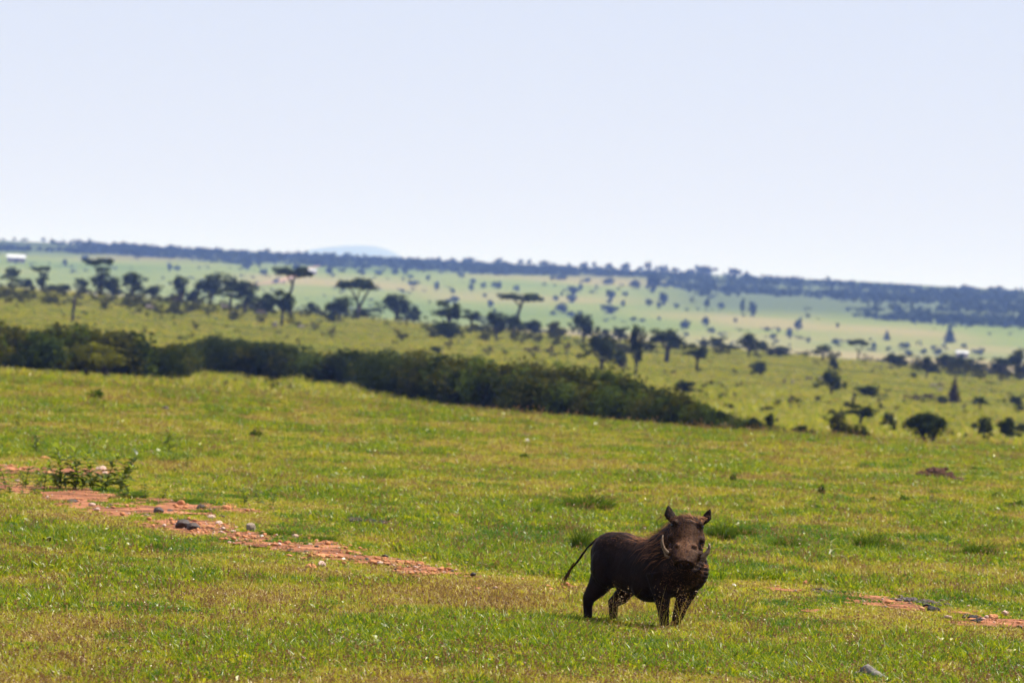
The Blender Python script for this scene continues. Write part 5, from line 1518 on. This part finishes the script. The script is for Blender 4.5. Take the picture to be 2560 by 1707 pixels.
def build_warthog():
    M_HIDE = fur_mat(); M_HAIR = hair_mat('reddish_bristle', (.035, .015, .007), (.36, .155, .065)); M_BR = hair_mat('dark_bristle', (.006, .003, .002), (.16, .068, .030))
    M_IVORY = simple_mat('tusk_ivory', [(.3, (.06, .035, .02)), (.7, (.26, .17, .10))], 30, .45, .2, .003, .3)
    M_EYE = simple_mat('dark_eye', [(.3, (.004, .003, .003)), (.7, (.01, .008, .007))], 5, .08, 0, .1, .6)
    M_HOOF = simple_mat('hoof', [(.3, (.015, .012, .010)), (.7, (.04, .032, .028))], 40, .5, .2, .003)
    X0, Y0 = 0.955, 40.0
    z0 = float(terrain(X0, Y0))
    root = empty('warthog', (X0, Y0, z0), 0, 'dark brown warthog with curved tusks standing in the grass, face turned to the camera', 'warthog')
    mb = MB()
    A = Vector((-.165, .235, 0)); B = Vector((.315, -.28, 0)); ax = (B - A).normalized(); side = Vector((-ax.y, ax.x, 0)); LEN = (B - A).length
    def ring(t, w, h, cz, n=20, tilt=0):
        c = A + ax * (LEN * t)
        out = []
        for k in range(n):
            th = 2 * math.pi * k / n
            cs, sn = math.cos(th), math.sin(th)
            # slab sided: a little squarer than an ellipse
            q = (abs(cs) ** 2.4 + abs(sn) ** 2.4) ** (-1 / 2.4)
            out.append(c + side * (w * cs * q) + Vector((0, 0, cz + h * sn * q)))
        return out
    mb.rings([ring(-.17, .03, .05, .50), ring(-.14, .085, .11, .49), ring(-.06, .135, .165, .485), ring(.05, .155, .19, .475), ring(.18, .16, .20, .465), ring(.34, .16, .203, .435),
              ring(.5, .165, .205, .418), ring(.66, .175, .22, .425), ring(.8, .18, .225, .44), ring(.92, .165, .215, .45), ring(1.04, .13, .17, .45), ring(1.13, .07, .09, .45)])
    # rump roundness, haunches, belly
    mb.ball(A + ax * .03 + Vector((0, 0, .50)), (.17, .17, .17))
    mb.ball(A + side * -.07 + ax * .05 + Vector((0, 0, .42)), (.13, .13, .17)); mb.ball(A + side * .07 + ax * .05 + Vector((0, 0, .42)), (.13, .13, .17))
    mb.ball(A + ax * (LEN * .62) + Vector((0, 0, .30)), (.16, .16, .12))
    mb.ball(A + ax * (LEN * .82) + Vector((0, 0, .58)), (.13, .13, .10))          # withers
    # neck and throat
    mb.tube([A + ax * (LEN * .78) + Vector((0, 0, .52)), (.30, -.25, .60), (.35, -.33, .68), (.352, -.37, .72)], [.17, .165, .145, .11], 18)
    mb.tube([A + ax * (LEN * .9) + Vector((0, 0, .40)), (.36, -.34, .47), (.37, -.42, .52)], [.17, .155, .11], 16)
    mb.ball((.40, -.27, .43), (.125, .12, .15))
    # head: lofted along its own axis; X is across the face
    hc = Vector((.352, -.355, .765)); hn = Vector((.337, -.62, .500)); ha = (hn - hc).normalized()
    hx = Vector((1, 0, 0)); hx = (hx - ha * hx.dot(ha)).normalized(); hz = hx.cross(ha).normalized()
    if hz.z < 0: hz = -hz
    HL = (hn - hc).length
    def hring(t, w, d, off=0, n=20, sq=2.6):
        c = hc + ha * (HL * t) + hz * off
        out = []
        for k in range(n):
            th = 2 * math.pi * k / n; cs, sn = math.cos(th), math.sin(th)
            q = (abs(cs) ** sq + abs(sn) ** sq) ** (-1 / sq)
            out.append(c + hx * (w * cs * q) + hz * (d * sn * q))
        return out
    mb.rings([hring(-.14, .05, .05, -.03), hring(-.08, .088, .08, -.02), hring(.03, .112, .095, -.01), hring(.16, .115, .105, -.01), hring(.30, .110, .10, -.02), hring(.44, .100, .09, -.025), hring(.58, .090, .075, -.025),
              hring(.70, .096, .066, -.02), hring(.80, .102, .062, -.018), hring(.90, .094, .056, -.015), hring(.97, .078, .050, -.01), hring(1.02, .055, .042, -.01)])
    def face(t, x, z): return hc + ha * (HL * t) + hx * x + hz * z
    for s in (-1, 1):
        mb.ball(face(.16, s * .088, .068), (.028, .030, .022))       # brow ridge
        mb.ball(face(.40, s * .108, .0), (.026, .034, .028))       # big cheek wart
        mb.ball(face(.36, s * .118, .0), (.018, .02, .018))
        mb.ball(face(.66, s * .060, .036), (.022, .028, .018))       # small snout wart
        mb.ball(face(.76, s * .100, -.01), (.036, .036, .034))       # tusk lip
        mb.ball(face(.50, s * .085, -.075), (.040, .05, .05))        # jowl
        # ears: flattened leaf shapes
        b0 = face(-.02, s * .100, .02); tip = b0 + Vector((s * .03 - (.012 if s > 0 else 0), .02, .105 if s < 0 else .095)) + Vector((.042, 0, 0)) * (1 if s > 0 else -.3)
        mid = b0.lerp(tip, .45) + Vector((s * .016, 0, 0)); d = (tip - b0).normalized()
        e = Vector((1, -.35 * s, 0)); e = (e - d * e.dot(d)).normalized(); f = d.cross(e)
        rr = []
        for q, w, th in ((b0 - d * .015, .026, .018), (b0.lerp(tip, .2) + Vector((s * .01, 0, 0)), .040, .014), (mid, .040, .011), (b0.lerp(tip, .75) + Vector((s * .006, 0, 0)), .023, .009), (tip, .004, .004)):
            rr.append([q + e * (w * math.cos(a)) + f * (th * math.sin(a)) for a in np.linspace(0, 2 * math.pi, 12, endpoint=False)])
        mb.rings(rr)
    # snout disc: flared rim, flat front
    mb.rings([hring(.93, .05, .035, -.012, sq=2), hring(.985, .076, .052, -.012, sq=2), hring(1.03, .078, .054, -.012, sq=2), hring(1.05, .066, .045, -.012, sq=2), hring(1.035, .03, .02, -.012, sq=2)])
    # lower jaw
    mb.tube([face(.35, 0, -.10), face(.62, 0, -.095), face(.86, 0, -.085)], [.075, .058, .035], 14)
    # legs: joints read off the photograph
    def leg(pts, rad): mb.tube(pts, rad, 12)
    leg([(-.165, .245, .48), (-.195, .22, .36), (-.245, .21, .27), (-.312, .225, .17), (-.316, .222, .11), (-.312, .218, .05), (-.306, .212, .012)], [.13, .108, .082, .046, .034, .032, .034])
    leg([(-.13, .36, .44), (-.075, .345, .32), (-.03, .33, .25), (-.085, .335, .19), (-.135, .34, .145), (-.13, .335, .08), (-.126, .325, .012)], [.125, .105, .078, .058, .043, .032, .034])
    leg([(.19, -.27, .40), (.195, -.285, .28), (.205, -.29, .20), (.213, -.295, .14), (.222, -.298, .07), (.228, -.305, .012)], [.12, .075, .052, .043, .034, .036])
    leg([(.37, -.17, .40), (.375, -.185, .29), (.352, -.19, .21), (.330, -.195, .14), (.310, -.20, .07), (.298, -.21, .012)], [.12, .085, .058, .046, .036, .037])
    # tail root
    mb.tube([A + ax * -.06 + Vector((0, 0, .61)), (-.275, .34, .595), (-.335, .37, .535), (-.40, .385, .435), (-.455, .385, .36)], [.035, .015, .011, .009, .006], 8)
    tmp = bpy.data.objects.new('skin', mb.mesh('skin', M_HIDE)); COL.objects.link(tmp)
    rm = tmp.modifiers.new('r', 'REMESH'); rm.mode = 'VOXEL'; rm.voxel_size = .0075; rm.use_smooth_shade = True
    sm = tmp.modifiers.new('s', 'SMOOTH'); sm.factor = .5; sm.iterations = 5
    dg = bpy.context.evaluated_depsgraph_get()
    me = bpy.data.meshes.new_from_object(tmp.evaluated_get(dg)); me.name = 'body'
    if not me.materials: me.materials.append(M_HIDE)
    skin = tmp.data; bpy.data.objects.remove(tmp); bpy.data.meshes.remove(skin)
    # skin folds on the right of the throat
    nv = len(me.vertices); co = np.empty(nv * 3, np.float32); me.vertices.foreach_get('co', co); co = co.reshape(-1, 3)
    no = np.empty(nv * 3, np.float32); me.vertices.foreach_get('normal', no); no = no.reshape(-1, 3)
    w = np.exp(-((co[:, 0] - .48) / .10) ** 2 - ((co[:, 1] + .3) / .16) ** 2 - ((co[:, 2] - .42) / .10) ** 2)
    co += no * (w * .0045 * np.sin(co[:, 2] * 210 + co[:, 0] * 60 + 5 * fbm(co[:, 0] * 9, co[:, 2] * 9, 8)))[:, None]
    co += no * ((fbm(co[:, 0] * 14 + 5, co[:, 1] * 14 + co[:, 2] * 11, 5) - .5) * .010)[:, None]
    me.vertices.foreach_set('co', co.ravel()); me.update()
    me.polygons.foreach_set('use_smooth', np.ones(len(me.polygons), bool))
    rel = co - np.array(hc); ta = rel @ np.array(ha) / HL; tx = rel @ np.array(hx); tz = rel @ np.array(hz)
    pale = np.clip(1 - np.abs(ta - .62) / .5, 0, 1) * np.clip(1.15 - np.abs(tx) / .12, 0, 1) * np.clip((tz + .02) / .05, 0, 1) * .85  # where the sunlit tone is painted into the face colour
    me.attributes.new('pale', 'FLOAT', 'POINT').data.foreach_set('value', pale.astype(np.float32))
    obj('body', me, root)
    # eyes and nostrils
    for s in (-1, 1):
        q = MB(); q.ball((0, 0, 0), .0125); obj('eye', q.mesh('eye', M_EYE), root, face(.20, s * .107, .058))
        q = MB(); q.ball((0, 0, 0), (.014, .014, .017)); obj('nostril', q.mesh('nostril', M_HIDE), root, face(1.045, s * .028, -.012))
    # upper tusks curve out and up; lower tusks are short and sharp against them
    r0 = face(.78, -.112, 0.0); P = lambda x, z, y: Vector((x, y, z))
    lt = [r0 + Vector((.02, .01, -.005)), r0 + Vector((-.018, -.01, .004)), r0 + Vector((-.042, -.012, .030)), r0 + Vector((-.054, -.010, .066)), r0 + Vector((-.055, -.006, .10)), r0 + Vector((-.050, -.004, .125))]
    q = MB(); q.tube(lt, [.016, .0145, .0125, .0105, .007, .002], 10); obj('tusk', q.mesh('tusk', M_IVORY), root)
    r1 = face(.80, .112, 0.0)
    rt = [r1 + Vector((-.02, .01, -.008)), r1 + Vector((.018, -.01, .0)), r1 + Vector((.042, -.012, .024)), r1 + Vector((.054, -.010, .052)), r1 + Vector((.056, -.008, .075)), r1 + Vector((.049, -.006, .096))]
    q = MB(); q.tube(rt, [.018, .017, .0155, .013, .0095, .002], 10); obj('tusk', q.mesh('tusk', M_IVORY), root)
    for s, r in ((-1, r0), (1, r1)):
        q = MB(); q.tube([r + Vector((0, -.008, -.03)), r + Vector((s * .028, -.016, -.018)), r + Vector((s * .045, -.016, .018))], [.010, .008, .001], 8); obj('lower_tusk', q.mesh('lower_tusk', M_IVORY), root)
    # hooves
    for (x, y) in ((-.306, .205), (-.126, .318), (.228, -.312), (.298, -.217)):
        q = MB()
        for s in (-1, 1):
            q.rings([[Vector((s * .017 + .016 * math.cos(a) * f, -.004 + .028 * math.sin(a) * f, z)) for a in np.linspace(0, 6.283, 10, endpoint=False)] for f, z in ((1.05, -.008), (1.0, .015), (.8, .038))])
        obj('hoof', q.mesh('hoof', M_HOOF), root, (x, y, 0))
    # bristles over the hide: thin tapering blades lying back along the body
    rs = np.random.default_rng(3)
    nf = len(me.polygons); ce = np.empty(nf * 3, np.float32); me.polygons.foreach_get('center', ce); ce = ce.reshape(-1, 3)
    fn = np.empty(nf * 3, np.float32); me.polygons.foreach_get('normal', fn); fn = fn.reshape(-1, 3)
    ar = np.empty(nf, np.float32); me.polygons.foreach_get('area', ar)
    def hairs(idx, L, w, direc, stand, droop, name, mat, var):
        n = len(idx); p = ce[idx] - fn[idx] * .002
        d = direc - fn[idx] * (direc * fn[idx]).sum(1)[:, None]; d /= np.linalg.norm(d, axis=1)[:, None] + 1e-6
        g = d * (1 - stand)[:, None] + fn[idx] * stand[:, None] + rs.normal(0, .16, (n, 3)); g /= np.linalg.norm(g, axis=1)[:, None]
        sd = np.cross(g, fn[idx] + rs.normal(0, .3, (n, 3))); sd /= np.linalg.norm(sd, axis=1)[:, None] + 1e-6
        L = L[:, None]
        m1 = p + g * L * .5; t = p + g * L + np.array([0, 0, -1]) * L * droop[:, None]
        V = np.stack([p - sd * w, p + sd * w, m1 + sd * w * .7, m1 - sd * w * .7, t + sd * w * .1, t - sd * w * .1], 1).reshape(-1, 3)
        b = np.arange(n)[:, None] * 6
        Fq = np.concatenate([b + np.array([[0, 1, 2, 3]]), b + np.array([[3, 2, 4, 5]])], 1).reshape(-1, 4)
        hm = quick_mesh(name, V, Fq, mat)
        hm.attributes.new('var', 'FLOAT', 'FACE').data.foreach_set('value', np.repeat(var, 2).astype(np.float32))
        o = obj(name, hm, root); o['kind'] = 'stuff'
    pr = ar / ar.sum()
    notleg = ce[:, 2] > .16
    onhead = ((ce - np.array(hc)) @ np.array(ha) > -.02) & (np.abs(ce[:, 0] - .345) < .15) & (ce[:, 1] < -.36)
    pq = pr * notleg; pq /= pq.sum()
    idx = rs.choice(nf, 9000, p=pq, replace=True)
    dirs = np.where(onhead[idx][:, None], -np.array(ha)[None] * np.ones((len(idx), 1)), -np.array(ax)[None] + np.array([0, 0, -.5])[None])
    hairs(idx, np.where(onhead[idx], rs.uniform(.008, .02, 9000), rs.uniform(.008, .022, 9000)), .0011, dirs, rs.uniform(.15, .5, 9000), rs.uniform(0, .25, 9000), 'bristles', M_BR, np.clip(rs.uniform(0, .5, 9000) * (.15 + np.clip((ce[idx, 2] - .5) / .12, 0, 1)) + np.clip((ce[idx, 2] - .55) / .12, 0, .6) + onhead[idx] * .3, 0, 1))  # hair colour darkens flanks as if shaded, lightens back and head as if lit
    idx = rs.choice(nf, 5200, p=pr * onhead / (pr * onhead).sum())
    hairs(idx, rs.uniform(.007, .015, 5200), .0012, -np.array(ha)[None] * np.ones((5200, 1)), rs.uniform(.1, .4, 5200), rs.uniform(0, .2, 5200), 'face_bristles', M_HAIR, rs.uniform(.2, 1, 5200))  # lighter hair colour stands in for sun on the face
    # mane: long reddish hair from between the ears over the neck and shoulders
    ridge = (np.abs((ce - np.array(A)) @ np.array(side)) < .07) & (fn[:, 2] > .25) & ((ce - np.array(A)) @ np.array(ax) > LEN * .35) & ~(onhead & (fn[:, 1] < -.3) & (ce[:, 2] < .78))
    neck = (ce[:, 2] > .5) & (ce[:, 0] > .05) & (ce[:, 0] < .30) & (fn[:, 0] < .1) & (ce[:, 1] > -.42) & ((ce - np.array(A)) @ np.array(ax) > LEN * .5)
    for mask, cnt, l0, l1, st in ((ridge, 700, .05, .12, .35), (neck, 420, .07, .14, .12)):
        pq = pr * mask
        if pq.sum() <= 0: continue
        pq /= pq.sum(); idx = rs.choice(nf, cnt, p=pq)
        dirs = (-np.array(ax) * 1.0 + np.array(side) * -.35 + np.array([0, 0, -.35]))[None] * np.ones((cnt, 1))
        hairs(idx, rs.uniform(l0, l1, cnt), .0014, dirs, rs.uniform(st * .5, st * 1.3, cnt), rs.uniform(.1, .5, cnt), 'mane', M_HAIR, rs.uniform(0, 1, cnt))
    # forehead tuft and cheek whiskers
    top = (ce[:, 2] > .79) & (ce[:, 1] < -.28) & (np.abs(ce[:, 0] - .35) < .09)
    ck = onhead & (np.abs(ce[:, 0] - .345) > .09) & (ce[:, 2] < .62)
    for mask, cnt, l0, l1, dv in ((top, 420, .008, .022, (0, .5, .8)), (ck, 50, .02, .04, (0, .2, -1))):
        pq = pr * mask
        if pq.sum() <= 0: continue
        pq /= pq.sum(); idx = rs.choice(nf, cnt, p=pq)
        hairs(idx, rs.uniform(l0, l1, cnt), .0011, np.array(dv)[None] * np.ones((cnt, 1)), rs.uniform(.3, .8, cnt), rs.uniform(0, .3, cnt), 'whiskers', M_HAIR, rs.uniform(0, .6, cnt))
    # tail tuft
    q = MB(); r = random.Random(4); t0 = Vector((-.445, .385, .385))
    for k in range(34):
        s0 = t0 + Vector((0, 0, 0)).lerp(Vector((-.02, 0, -.04)), r.uniform(-1, 1)) + Vector((r.gauss(0, .003), r.gauss(0, .003), 0))
        e0 = s0 + Vector((-.038 + r.gauss(0, .010), r.gauss(0, .010), -.075 - r.uniform(0, .045)))
        mm = s0.lerp(e0, .5) + Vector((-.006 + r.gauss(0, .006), r.gauss(0, .006), 0))
        q.tube([s0, mm, e0], [.0022, .0018, .0006], 3, False)
    tm = q.mesh('tail_tuft', M_HAIR); tm.attributes.new('var', 'FLOAT', 'FACE').data.foreach_set('value', np.full(len(tm.polygons), .15, np.float32))
    obj('tail_tuft', tm, root)
build_warthog()
